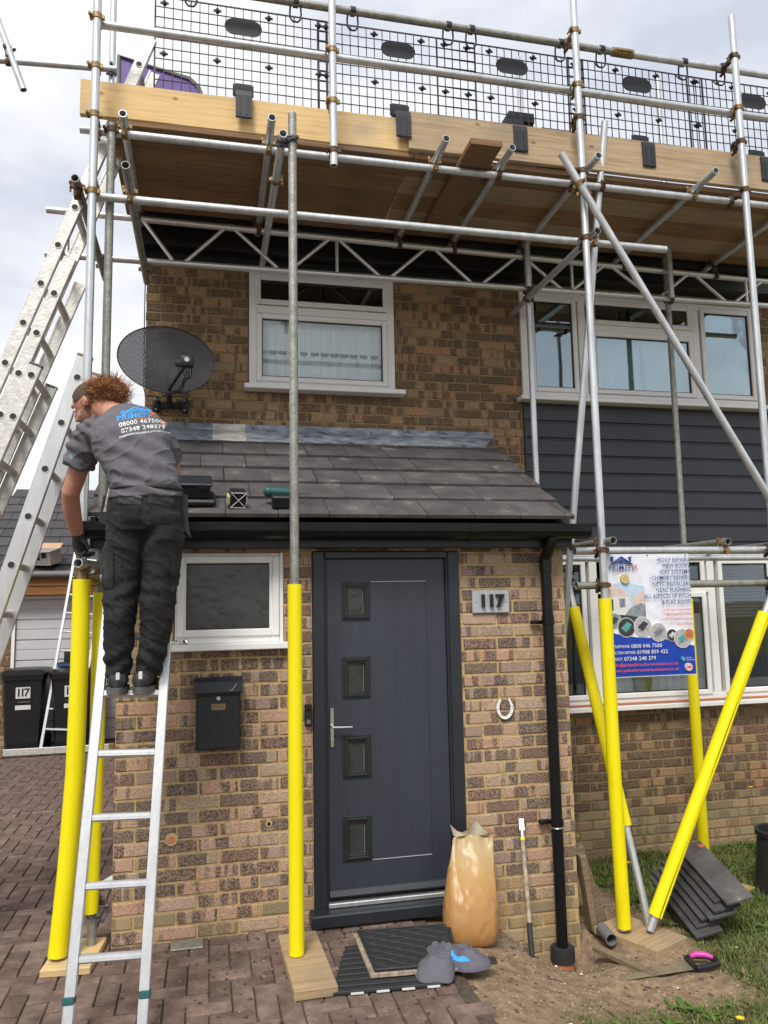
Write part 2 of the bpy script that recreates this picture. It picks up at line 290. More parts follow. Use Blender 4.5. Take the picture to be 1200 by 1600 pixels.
# ------------------------------------------------------------------ mesh helpers
class MB:
    def __init__(s): s.v = []; s.f = []; s.sm = []
    def add(s, vs, fs, smooth=False):
        b = len(s.v); s.v += [tuple(v) for v in vs]; s.f += [tuple(b+i for i in f) for f in fs]; s.sm += [smooth]*len(fs); return s
    def box(s, a, b, M=None, bev=0):
        (x0, y0, z0), (x1, y1, z1) = a, b
        x0, x1 = min(x0, x1), max(x0, x1); y0, y1 = min(y0, y1), max(y0, y1); z0, z1 = min(z0, z1), max(z0, z1)
        if bev <= 0:
            vs = [(x, y, z) for z in (z0, z1) for y in (y0, y1) for x in (x0, x1)]
            fs = [(0, 2, 3, 1), (4, 5, 7, 6), (0, 1, 5, 4), (2, 6, 7, 3), (0, 4, 6, 2), (1, 3, 7, 5)]
        else:
            c = min(bev, (x1-x0)/2.01, (y1-y0)/2.01, (z1-z0)/2.01); bm = bmesh.new()
            bmesh.ops.create_cube(bm, size=1)
            for v in bm.verts: v.co = Vector(((x0+x1)/2+v.co.x*(x1-x0), (y0+y1)/2+v.co.y*(y1-y0), (z0+z1)/2+v.co.z*(z1-z0)))
            bmesh.ops.bevel(bm, geom=list(bm.edges), offset=c, segments=1, affect='EDGES')
            bm.verts.index_update(); vs = [v.co.copy() for v in bm.verts]; fs = [[v.index for v in f.verts] for f in bm.faces]; bm.free()
        if M is not None: vs = [M @ Vector(v) for v in vs]
        return s.add(vs, fs)
    def rings(s, rs, close=True, cap0=True, cap1=True, smooth=True):
        n = len(rs[0]); vs = [p for r in rs for p in r]; fs = []
        for i in range(len(rs)-1):
            for j in range(n if close else n-1):
                k = (j+1) % n; fs.append((i*n+j, i*n+k, (i+1)*n+k, (i+1)*n+j))
        s.add(vs, fs, smooth); b = len(s.v)-len(vs)
        if cap0: s.f.append(tuple(b+j for j in reversed(range(n)))); s.sm.append(False)
        if cap1: s.f.append(tuple(b+(len(rs)-1)*n+j for j in range(n))); s.sm.append(False)
        return s
    def tube(s, p0, p1, r, n=14, hollow=0, r1=None):
        p0, p1 = Vector(p0), Vector(p1); d = (p1-p0).normalized(); a = d.orthogonal().normalized(); b = d.cross(a); r1 = r if r1 is None else r1
        C = [(math.cos(2*math.pi*i/n), math.sin(2*math.pi*i/n)) for i in range(n)]
        ring = lambda p, q: [p+a*c*q+b*t*q for c, t in C]
        if not hollow: return s.rings([ring(p0, r), ring(p1, r1)])
        ri = r-hollow
        s.rings([ring(p0+d*min(.25, (p1-p0).length/2), ri), ring(p0, ri), ring(p0, r), ring(p1, r), ring(p1, ri), ring(p1-d*min(.25, (p1-p0).length/2), ri)], cap0=True, cap1=True)
        return s
    def path(s, pts, r, n=8, cap=True):
        pts = [Vector(p) for p in pts]; rs = []; up = None
        for i, p in enumerate(pts):
            d = (pts[min(i+1, len(pts)-1)]-pts[max(i-1, 0)]).normalized()
            a = d.orthogonal().normalized() if up is None else (up-d*up.dot(d)).normalized()
            up = a; b = d.cross(a); q = r[i] if isinstance(r, (list, tuple)) else r
            rs.append([p+a*math.cos(2*math.pi*k/n)*q+b*math.sin(2*math.pi*k/n)*q for k in range(n)])
        return s.rings(rs, cap0=cap, cap1=cap)
    def prism(s, poly, axis, t0, t1):
        """poly: 2D points; axis 'y' -> (x,z) outline extruded along y, 'z' -> (x,y), 'x' -> (y,z)"""
        mk = {'y': lambda p, t: (p[0], t, p[1]), 'z': lambda p, t: (p[0], p[1], t), 'x': lambda p, t: (t, p[0], p[1])}[axis]
        n = len(poly); vs = [mk(p, t0) for p in poly]+[mk(p, t1) for p in poly]
        fs = [(i, (i+1) % n, n+(i+1) % n, n+i) for i in range(n)]+[tuple(reversed(range(n))), tuple(range(n, 2*n))]
        return s.add(vs, fs)
    def sphere(s, c, r, nu=12, nv=8):
        c = Vector(c); r = Vector(r) if not isinstance(r, (int, float)) else Vector((r, r, r)); rs = []
        for i in range(1, nv):
            t = math.pi*i/nv; rs.append([c+Vector((r.x*math.sin(t)*math.cos(2*math.pi*j/nu), r.y*math.sin(t)*math.sin(2*math.pi*j/nu), r.z*math.cos(t))) for j in range(nu)])
        return s.rings(rs)
    def xf(s, M): s.v = [tuple(M @ Vector(v)) for v in s.v]; return s
    def mesh(s, name, m):
        me = bpy.data.meshes.new(name); me.from_pydata(s.v, [], s.f)
        bm = bmesh.new(); bm.from_mesh(me); bmesh.ops.recalc_face_normals(bm, faces=bm.faces); bm.to_mesh(me); bm.free()
        if any(s.sm): me.polygons.foreach_set('use_smooth', s.sm); me.set_sharp_from_angle(angle=math.radians(52))
        me.materials.append(MATS[m]); return me
    def obj(s, name, m, parent=None, **kw): return link(name, s.mesh(name, m), parent, **kw)
def link(name, me, parent=None, loc=None, M=None):
    o = bpy.data.objects.new(name, me); COL.objects.link(o)
    if parent is not None: o.parent = parent
    if loc is not None: o.location = loc
    if M is not None: o.matrix_local = M
    return o
def tag(o, label=None, cat=None, group=None, kind=None):
    if label: o['label'] = label
    if cat: o['category'] = cat
    if group: o['group'] = group
    if kind: o['kind'] = kind
    return o
def thing(name, label, cat, loc=(0, 0, 0), group=None, rot=(0, 0, 0)):
    o = bpy.data.objects.new(name, None); COL.objects.link(o); o.location = loc; o.rotation_euler = rot; o.empty_display_size = .1
    return tag(o, label, cat, group)
def place(mb, origin):
    """shift absolute vertices so they are local to a thing standing at origin"""
    o = Vector(origin); mb.v = [(v[0]-o.x, v[1]-o.y, v[2]-o.z) for v in mb.v]; return mb
def frame(d, up=(0, 0, 1)):
    d = Vector(d).normalized(); u = Vector(up); x = u.cross(d)
    if x.length < 1e-4: x = Vector((1, 0, 0)).cross(d)
    x.normalize(); y = d.cross(x); return Matrix((x, y, d)).transposed()
def text_mb(txt, size, depth=.0015, align='CENTER', bold=0.0, sx=1.0, width=None):
    """flat lettering in the XZ plane, reading along +X, facing -Y"""
    cu = bpy.data.curves.new('lettering', 'FONT'); cu.body = txt; cu.size = size; cu.align_x = align; cu.align_y = 'CENTER'; cu.extrude = depth; cu.offset = bold; cu.resolution_u = 2; cu.space_character = 1.06
    o = bpy.data.objects.new('lettering_tmp', cu); COL.objects.link(o)
    dg = bpy.context.evaluated_depsgraph_get(); me = bpy.data.meshes.new_from_object(o.evaluated_get(dg))
    
    if width: xs_ = [v.co.x for v in me.vertices]; sx = width/(max(xs_)-min(xs_))
    mb = MB(); mb.add([(v.co.x*sx, -v.co.z, v.co.y) for v in me.vertices], [tuple(p.vertices) for p in me.polygons])
    bpy.data.objects.remove(o); bpy.data.meshes.remove(me); bpy.data.curves.remove(cu); return mb

# ------------------------------------------------------------------ ground
brick_mat('brick_base', (.40, .32, .19), (.19, .145, .09), -.06)
def smooth(t): t = max(0, min(1, t)); return t*t*(3-2*t)
def gh(x, y):
    """height of the bare ground"""
    if x < 1.70: return -.06
    b = -.03-.19*smooth((x-1.70)/.95)
    b -= .21*math.exp(-((x-2.56)/.22)**2-((y+.06)/.26)**2)
    b += .018*mnoise.noise(Vector((x*3.1, y*3.1, 0)))+.010*mnoise.noise(Vector((x*7, y*7, 1)))+.008*mnoise.noise(Vector((x*11, y*11, 3)))
    return b
def grassy(x, y):
    if x < 2.05: return 0
    v = .5+.9*mnoise.noise(Vector((x*1.7, y*1.7, 5)))+.5*mnoise.noise(Vector((x*5, y*5, 9)))
    d = max(smooth((-.80-y)/.35)*smooth((x-2.02)/.28), smooth((x-3.12)/.3)*smooth((1.32-y)/.25))
    if x > 3.9 and y < -.15: v -= .25
    return max(0, min(1, d*(.40+.85*v)))
def build_ground():
    xs = [-400, -150, -60, -25, -12, -6]+list(np.arange(-3, 1.5, .5))+list(np.arange(1.5, 5.8, .045))+[6.2, 7, 9, 14, 30, 80, 200, 500]
    ys = [-300, -100, -40, -15, -7, -4.5]+list(np.arange(-3, -1.8, .3))+list(np.arange(-1.8, 1.45, .045))+[1.7, 2.5, 4, 7, 10, 15, 25, 50, 120, 400, 1200]
    vs = [(x, y, gh(x, y)) for y in ys for x in xs]; nx = len(xs)
    fs = [(j*nx+i, j*nx+i+1, (j+1)*nx+i+1, (j+1)*nx+i) for j in range(len(ys)-1) for i in range(nx-1)]
    mb = MB(); mb.add(vs, fs, True); o = mb.obj('ground', 'ground'); tag(o, kind='structure')
    ca = o.data.color_attributes.new('grassiness', 'FLOAT_COLOR', 'POINT')
    arr = np.array([[grassy(v[0], v[1])]*3+[1] for v in vs], dtype=np.float32).ravel(); ca.data.foreach_set('color', arr)
    return o
build_ground()
camM = S.camera.matrix_world.inverted(); FPX = 1204.3
def in_view(p, m=30):
    q = camM @ Vector(p)
    if q.z > -.2: return None
    x = 600+FPX*q.x/-q.z; y = 800-FPX*q.y/-q.z
    return -q.z if -m < x < 1200+m and -m < y < 1600+m else None
def build_road():
    mb = MB(); mb.box((-200, -14.5, -.058), (200, -8.5, -.035)); tag(mb.obj('road', 'asphalt'), kind='structure')
    mb = MB(); mb.box((-200, -8.5, -.058), (200, -6.4, -.02)); tag(mb.obj('pavement', 'slabs'), kind='structure')
mat('asphalt', (.055, .055, .057), .9, 0, .2, 8, .3, 80); mat('slabs', (.26, .25, .235), .9, 0, .15, 3)
build_road()
def build_drive():
    mb = MB(); mb.box((-9, -4.4, -.055), (1.72, 9, -.011)); d = mb.obj('driveway', 'joint_sand'); tag(d, kind='structure')
    a = .103; cells = []
    for i in range(-60, 17):
        for j in range(-40, 68):
            s = (i+j) % 4
            if s == 0: c = ((i+1)*a, (j+.5)*a, 0)
            elif s == 2: c = ((i+.5)*a, (j+1)*a, 1)
            else: continue
            if c[0] > 1.66 or (c[0] > -.03 and c[1] > .0): continue
            v = in_view((c[0], c[1], 0), 60)
            if v: cells.append((v, c))
    cells.sort(key=lambda t: t[0])
    ms = []
    for k in range(4):
        m_ = MB(); m_.box((-.0995, -.048, -.045), (.0995, .048, 0), bev=.004)
        m_.v = [(v[0]+random.uniform(-.0015, .0015), v[1]+random.uniform(-.0015, .0015), v[2]+(random.uniform(-.001, .001) if v[2] > -.01 else 0)) for v in m_.v]
        ms.append(m_.mesh('paver', 'paver'))
    far = MB()
    for i, (dist, c) in enumerate(cells):
        z = random.uniform(-.003, .002); tilt = (random.uniform(-.012, .012), random.uniform(-.012, .012), random.uniform(-.012, .012)+(math.pi/2 if c[2] else 0))
        if i < 300:
            o = link('paver', ms[i % 4], d, (c[0], c[1], z)); o.rotation_euler = tilt
        else:
            w, h = (.048, .0995) if c[2] else (.0995, .048)
            far.box((c[0]-w, c[1]-h, -.03), (c[0]+w, c[1]+h, z))
    f = far.obj('paver_field', 'paver', d); tag(f, kind='stuff')
build_drive()

# ------------------------------------------------------------------ brickwork
BR = {}
def brick_meshes(m):
    if m not in BR:
        L = []
        for k in range(5):
            b = MB(); b.box((-.1055, 0, -.0312), (.1055, .03, .0312), bev=.004)
            b.v = [(v[0]+random.uniform(-.0018, .0018), v[1]+random.uniform(-.001, .0015), v[2]+random.uniform(-.0018, .0018)) for v in b.v]
            L.append(b.mesh('brick', m))
        BR[m] = L
    return BR[m]
def lay_bricks(wallobj, T, x0, x1, z0, z1, Yf, openings, m, zoff=0, xoff=0, pick=None):
    """stretcher bond, each brick its own object with recessed joints; T is the origin of the thing"""
    n0 = math.floor((z0-zoff)/.075+1e-6); n1 = math.ceil((z1-zoff)/.075-1e-6)
    for n in range(n0, n1):
        za = max(zoff+n*.075+.005, z0); zb = min(zoff+n*.075+.070, z1)
        if zb-za < .02: continue
        off = xoff+(.1125 if n % 2 else 0)
        segs = [(x0, x1)]
        for (a, b, c, d) in openings:
            if c < (za+zb)/2 < d:
                segs = [s for q in segs for s in ((q[0], min(q[1], a)), (max(q[0], b), q[1])) if s[1]-s[0] > .02]
        for (s0, s1) in segs:
            j0 = math.floor((s0-off)/.225)-1
            for j in range(j0, math.ceil((s1-off)/.225)+1):
                a = max(off+j*.225+.005, s0+(0 if s0 == x0 else .004)); b = min(off+j*.225+.22, s1-(0 if s1 == x1 else .004))
                if b-a < .022: continue
                mm = pick(za) if pick else m
                me = random.choice(brick_meshes(mm))
                o = link('brick', me, wallobj, ((a+b)/2-T[0], Yf+.003+random.uniform(-.0015, .0025)-T[1], (za+zb)/2-T[2]))
                o.scale = ((b-a)/.215, 1, (zb-za)/.065); o.rotation_euler = (0, random.uniform(-.006, .006), 0)
def slab(mb, x0, x1, z0, z1, ya, yb, openings):
    xs = sorted({x0, x1, *[max(x0, min(x1, v)) for o in openings for v in o[:2]]}); zs = sorted({z0, z1, *[max(z0, min(z1, v)) for o in openings for v in o[2:]]})
    for i in range(len(xs)-1):
        for j in range(len(zs)-1):
            cx, cz = (xs[i]+xs[i+1])/2, (zs[j]+zs[j+1])/2
            if any(o[0] < cx < o[1] and o[2] < cz < o[3] for o in openings): continue
            mb.box((xs[i], ya, zs[j]), (xs[i+1], yb, zs[j+1]))
    return mb

def window(th, T, x0, x1, z0, z1, Yf, lights, mull=(), sill=None, fm='upvc', ow=.06, depth=.075):
    """frame at Yf..Yf+depth; lights: (xa, xb, za, zb, pane material) given as glass openings"""
    mb = MB(); y0, y1 = Yf, Yf+depth
    mb.box((x0, y0, z0), (x0+ow, y1, z1), bev=.004); mb.box((x1-ow, y0, z0), (x1, y1, z1), bev=.004)
    mb.box((x0+ow, y0+.001, z1-ow), (x1-ow, y1, z1), bev=.004); mb.box((x0+ow, y0+.001, z0), (x1-ow, y1, z0+ow), bev=.004)
    for m in mull:
        if m[0] == 'v': mb.box((m[1]-.035, y0+.002, z0+ow), (m[1]+.035, y1, z1-ow), bev=.004)
        else: mb.box((m[2], y0+.003, m[1]-.032), (m[3], y1, m[1]+.032), bev=.004)
    w = place(mb, T).obj('window', fm, th)
    for (xa, xb, za, zb, pm) in lights:
        s = MB(); t = .042; yy0, yy1 = Yf-.012, Yf+.05
        s.box((xa-t, yy0, za-t), (xa, yy1, zb+t), bev=.006); s.box((xb, yy0, za-t), (xb+t, yy1, zb+t), bev=.006)
        s.box((xa, yy0, zb), (xb, yy1, zb+t), bev=.006); s.box((xa, yy0, za-t), (xb, yy1, za), bev=.006)
        place(s, T).obj('sash', fm, w)
        g = MB(); g.box((xa, Yf+.012, za), (xb, Yf+.016, zb)); place(g, T).obj('pane', pm, w)
        k = MB(); e = .008
        for (a, b) in (((xa, Yf+.004, za), (xa+e, Yf+.0115, zb)), ((xb-e, Yf+.004, za), (xb, Yf+.0115, zb)), ((xa+e, Yf+.004, zb-e), (xb-e, Yf+.0115, zb)), ((xa+e, Yf+.004, za), (xb-e, Yf+.0115, za+e))): k.box(a, b)
        place(k, T).obj('gasket', 'rubber', w)
    if sill:
        s = MB(); a, b, zt, yo = sill; s.box((a, yo, zt-.038), (b, Yf+.02, zt), bev=.005); place(s, T).obj('sill', fm, w)
    return w
def curtain(th, T, x0, x1, z0, z1, Y, m='curtain', waves=9, amp=.018, name='curtain'):
    mb = MB(); n = waves*8; pts = [(x0+(x1-x0)*i/n, Y+amp*math.sin(i/n*waves*2*math.pi+.6*math.sin(i*.9))) for i in range(n+1)]
    vs = [(x, y, z) for z in (z0, z1) for x, y in pts]; fs = [(i, i+1, n+2+i, n+1+i) for i in range(n)]
    mb.add(vs, fs, True); return place(mb, T).obj(name, m, th)

# ------------------------------------------------------------------ porch
PT = (1.36, .7, -.3)
porch = thing('porch', 'brick entrance porch with grey tiled lean-to roof built onto the house', 'porch', PT)
PW = 2.72
DOOR = (1.095, 2.012, -.02, 2.115); PWIN = (.305, .925, 1.555, 2.108)
def build_porch():
    ops = [DOOR, PWIN]
    mb = MB(); slab(mb, 0.004, PW-.004, -.52, 2.14, .009, .10, ops)
    fw = place(mb, PT).obj('wall', 'mortar', porch)
    lay_bricks(fw, PT, 0, PW, -.45, 2.13, 0, ops, 'brick_porch', 0, 0, pick=lambda z: 'brick_base' if z < .0 or (z < .14 and random.random() < .4) else 'brick_porch')
    mb = MB(); mb.box((0.004, .101, -.52), (.10, 1.37, 2.14)); mb.box((PW-.10, .101, -.52), (PW-.004, 1.37, 2.14)); place(mb, PT).obj('side_wall', 'brick_side', porch)
    # drilled hole with mortar patch, and a small one
    for x, z, r in ((.31, .53, .018), (.84, .572, .010)):
        m_ = MB(); m_.tube((x, -.004, z), (x, .012, z), r*1.9, 16); p = place(m_, PT).obj('mortar_patch', 'mortar', porch)
        m_ = MB(); m_.tube((x, -.0065, z), (x, -.003, z), r, 16); place(m_, PT).obj('drill_hole', 'terracotta' if r > .015 else 'ink_black', p)
    window(porch, PT, .312, .905, 1.585, 2.104, .004, [(.362, .862, 1.665, 2.045, 'glass_obscure')], sill=(.285, .965, 1.585, -.06))
    m_ = MB(); m_.box((.906, -.002, 1.56), (.924, .06, 2.106)); place(m_, PT).obj('trim', 'upvc', porch)
    # backing behind the obscure glass
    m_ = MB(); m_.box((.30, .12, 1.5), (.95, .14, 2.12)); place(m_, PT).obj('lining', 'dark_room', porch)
build_porch()
def build_door():
    f = MB(); x0, x1 = 1.098, 2.009; zt, zb = 2.112, .03
    f.box((x0, -.012, zb), (x0+.072, .075, zt), bev=.006); f.box((x1-.072, -.012, zb), (x1, .075, zt), bev=.006); f.box((x0+.072, -.011, zt-.045), (x1-.072, .075, zt), bev=.006)
    f.box((x0+.05, .004, zb), (x0+.085, .07, zt-.01), bev=.004); f.box((x1-.085, .004, zb), (x1-.05, .07, zt-.01), bev=.004)
    door = place(f, PT).obj('door', 'anthracite_frame', porch); door['label'] = 'anthracite grey front door with four small square panes'
    lx0, lx1, lz0, lz1 = 1.186, 1.921, .125, 2.064; yl = .022
    P_ = [(1.278, 1.448, 1.70, 1.925), (1.274, 1.444, 1.242, 1.484), (1.270, 1.440, .785, 1.03), (1.266, 1.436, .322, .572)]
    l = MB(); slab(l, lx0, lx1, lz0, lz1, yl, yl+.044, [(a+.035, b-.035, c+.035, d-.035) for a, b, c, d in P_])
    leaf = place(l, PT).obj('door_leaf', 'anthracite', door)
    # thin pressed lines in the leaf
    g = MB()
    for (a, b, z) in ((1.455, 1.80, 1.928), (1.44, 1.80, .318)): g.box((a, yl-.0022, z-.002), (b, yl+.001, z+.002))
    place(g, PT).obj('pressed_line', 'number_plate', door)
    g = MB(); g.box((1.800, yl-.0012, .318), (1.803, yl+.001, 1.928)); place(g, PT).obj('pressed_line', 'anthracite_frame', door)
    for a, b, c, d in P_:
        m_ = MB(); t = .034
        for k, (o, y) in enumerate(((0, .010), (.011, .018), (.022, .011))):
            A, B, Cc, Dd = a+o, b-o, c+o, d-o; w = .013
            m_.box((A, yl-y, Cc), (A+w, yl+.004, Dd), bev=.003); m_.box((B-w, yl-y, Cc), (B, yl+.004, Dd), bev=.003)
            m_.box((A+w, yl-y, Dd-w), (B-w, yl+.004, Dd), bev=.003); m_.box((A+w, yl-y, Cc), (B-w, yl+.004, Cc+w), bev=.003)
        pn = place(m_, PT).obj('pane_moulding', 'moulding', door)
        g = MB(); g.box((a+t, yl+.006, c+t), (b-t, yl+.010, d-t)); place(g, PT).obj('pane', 'glass_obscure', door)
        # pale strip painted in for a reflection on the glass
        g = MB(); xx = b-t-.006; g.prism([(xx-.0015, c+t+.004), (xx, c+t+.006), (xx, d-t-.01), (xx-.001, d-t-.03)], 'y', yl+.0035, yl+.005); place(g, PT).obj('pane_glint', 'number_plate', door)
    h = MB(); h.box((1.196, yl-.010, .965), (1.223, yl, 1.195), bev=.004); hp = place(h, PT).obj('handle_plate', 'chrome', door)
    h = MB(); h.tube((1.210, yl-.008, 1.085), (1.210, yl-.05, 1.085), .010); h.path([(1.206, yl-.046, 1.085), (1.25, yl-.050, 1.084), (1.322, yl-.048, 1.082)], [.010, .009, .008], 8); h.tube((1.210, yl-.010, 1.01), (1.210, yl-.016, 1.01), .010); place(h, PT).obj('handle', 'chrome', door)
    w = MB(); w.prism([(.012, .128), (yl, .128), (yl, .172), (.016, .168), (-.006, .143)], 'x', lx0, lx1); w.v = [(v[0], v[1], v[2]) for v in w.v]; place(w, PT).obj('weather_bar', 'anthracite_frame', door)
    w = MB(); w.box((lx0-.01, -.012, .082), (lx1+.01, .07, .108), bev=.004); place(w, PT).obj('threshold', 'alu', door)
    w = MB(); w.box((1.065, -.095, .010), (2.03, .02, .080), bev=.008); place(w, PT).obj('door_sill', 'anthracite_frame', door)
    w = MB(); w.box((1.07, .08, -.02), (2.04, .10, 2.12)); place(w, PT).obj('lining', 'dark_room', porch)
build_door()
def build_porch_roof():
    # z = ZR(Y): lean-to slope, about 29 degrees
    ZR = lambda y: 2.292+.55*(y+.12); XL, XR = -.16, 2.755; a = math.atan(.55)
    d = MB(); d.prism([(-.11, ZR(-.11)-.05), (1.37, ZR(1.37)-.05), (1.37, ZR(1.37)-.12), (-.11, 2.13)], 'x', XL+.03, XR-.03); roof = place(d, PT).obj('roof', 'soffit_black', porch)
    tile = []
    for k in range(4):
        t = MB(); t.box((-.1485, 0, -.016), (.1485, .40, .011), bev=.003); t.v = [(v[0], v[1], v[2]+random.uniform(-.0012, .0012)) for v in t.v]; tile.append(t.mesh('roof_tile', 'roof_tile'))
    for r in range(6):
        y = -.12+.25*r; off = (0 if r % 2 else -.15)
        x = XL+off
        while x < XR-.01:
            x0, x1 = max(x, XL), min(x+.30, XR)
            if x1-x0 > .03:
                L = .40 if y+.40*math.cos(a) < 1.36 else (1.35-y)/math.cos(a)
                o = link('roof_tile', random.choice(tile), roof, ((x0+x1)/2-PT[0]+random.uniform(-.001, .001), y+random.uniform(-.004, .004)-PT[1], ZR(y)+.034-.011-PT[2]))
                o.scale = ((x1-x0-.003)/.297, L/.40, 1); o.rotation_euler = (a-.075+random.uniform(-.004, .004), random.uniform(-.004, .004), random.uniform(-.004, .004))
            x += .30
    # lead flashing: apron on the tiles, upstand on the wall
    segs = [(.02, .52, 'lead'), (.52, .765, 'lead_bright'), (.765, 1.75, 'lead'), (1.75, 2.80, 'lead')]
    for i, (xa, xb, m) in enumerate(segs):
        n = max(3, int((xb-xa)/.05)); rs = []
        for k in range(n+1):
            x = xa+(xb-xa)*k/n; w = .004*math.sin(k*1.7)+.003*mnoise.noise(Vector((x*9, 1, i))); e = .5*w
            top = 3.195+.006*mnoise.noise(Vector((x*6, 2, 0)))
            cut = max(0, x-2.62) if i == 3 else 0
            rs.append([(x-cut*.85, 1.13+w*2, ZR(1.13)+.036+e), (x-cut*.45, 1.25, ZR(1.25)+.04+e), (x, 1.335, ZR(1.335)+.045), (x, 1.362+w*.4, 3.13), (x, 1.364, top), (x, 1.3765, top+.003), (x, 1.3765, 3.09), (x, 1.36, ZR(1.34)+.035), (x-cut*.45, 1.25, ZR(1.25)+.036+e), (x-cut*.85, 1.13+w*2, ZR(1.13)+.032+e)])
        mb = MB(); mb.rings([[Vector(p) for p in r] for r in rs]); place(mb, PT).obj('flashing', m, porch)
    # fascia, soffit and box gutter with unions
    m_ = MB(); m_.box((XL+.02, -.105, 2.125), (XR-.02, -.085, 2.225), bev=.003); m_.box((XL+.02, -.085, 2.128), (XR-.02, .02, 2.14)); m_.box((XL+.02, -.10, 2.127), (XL+.045, 1.30, 2.30)); place(m_, PT).obj('fascia', 'anthracite_frame', porch)
    prof = [(-.108, 2.268), (-.112, 2.268), (-.114, 2.20), (-.135, 2.178), (-.175, 2.172), (-.21, 2.186), (-.226, 2.215), (-.228, 2.262), (-.222, 2.262), (-.218, 2.217), (-.205, 2.193), (-.174, 2.18), (-.138, 2.186), (-.12, 2.205)]
    g = MB(); g.prism(prof, 'x', XL, XR+.05); gu = place(g, PT).obj('gutter', 'black_plastic', porch)
    g = MB(); g.prism(prof[:8]+[(-.108, 2.262)], 'x', XR+.05, XR+.056); g.prism(prof[:8]+[(-.108, 2.262)], 'x', XL-.006, XL); place(g, PT).obj('stop_end', 'black_plastic', gu)
    for x in (.45, 1.25, 2.05): g = MB(); g.prism([(y-.004 if y < -.15 else y, z-.004) for y, z in prof[:8]]+[(-.108, 2.262)], 'x', x-.03, x+.03); place(g, PT).obj('gutter_union', 'black_plastic', gu)
build_porch_roof()
def build_downpipe():
    x, y = 2.565, -.062
    t = thing('downpipe', 'black round downpipe running from the porch gutter into a clay drain', 'downpipe', (x, y, -.27))
    O = (x, y, -.27)
    m_ = MB(); m_.path([(x, -.165, 2.18), (x, -.165, 2.15), (x, -.14, 2.125), (x, -.085, 2.08), (x, y, 2.05), (x, y, 2.0)], .035, 16); place(m_, O).obj('offset_bend', 'black_plastic', t)
    m_ = MB(); m_.tube((x, y, 2.06), (x, y, 1.975), .039, 18); m_.tube((x, y, 1.99), (x, y, -.27), .034, 18); place(m_, O).obj('pipe', 'black_plastic', t)
    m_ = MB(); m_.tube((x, y, 1.645), (x, y, 1.70), .038, 18); place(m_, O).obj('pipe_socket', 'black_plastic', t)
    for z in (1.66, .46):
        m_ = MB(); m_.tube((x, y, z-.014), (x, y, z+.014), .041, 18); m_.box((x-.10, y+.02, z-.012), (x-.03, y+.052, z+.012), bev=.004); m_.tube((x-.088, y+.035, z), (x-.088, y+.005, z), .011, 10); place(m_, O).obj('bracket', 'black_plastic', t)
    m_ = MB(); m_.path([(x+.043*math.cos(a_), y+.043*math.sin(a_), .43+.004*a_/6) for a_ in np.linspace(0, 12.4, 40)], .0018, 5); place(m_, O).obj('wire_tie', 'steel', t)
    m_ = MB(); m_.tube((x, y, -.325), (x, y, -.255), .072, 24); m_.tube((x, y, -.257), (x, y, -.248), .064, 24); place(m_, O).obj('collar', 'rubber', t)
    m_ = MB(); m_.tube((x, y, -.50), (x, y, -.32), .064, 24); place(m_, O).obj('clay_drain', 'terracotta', t)
build_downpipe()

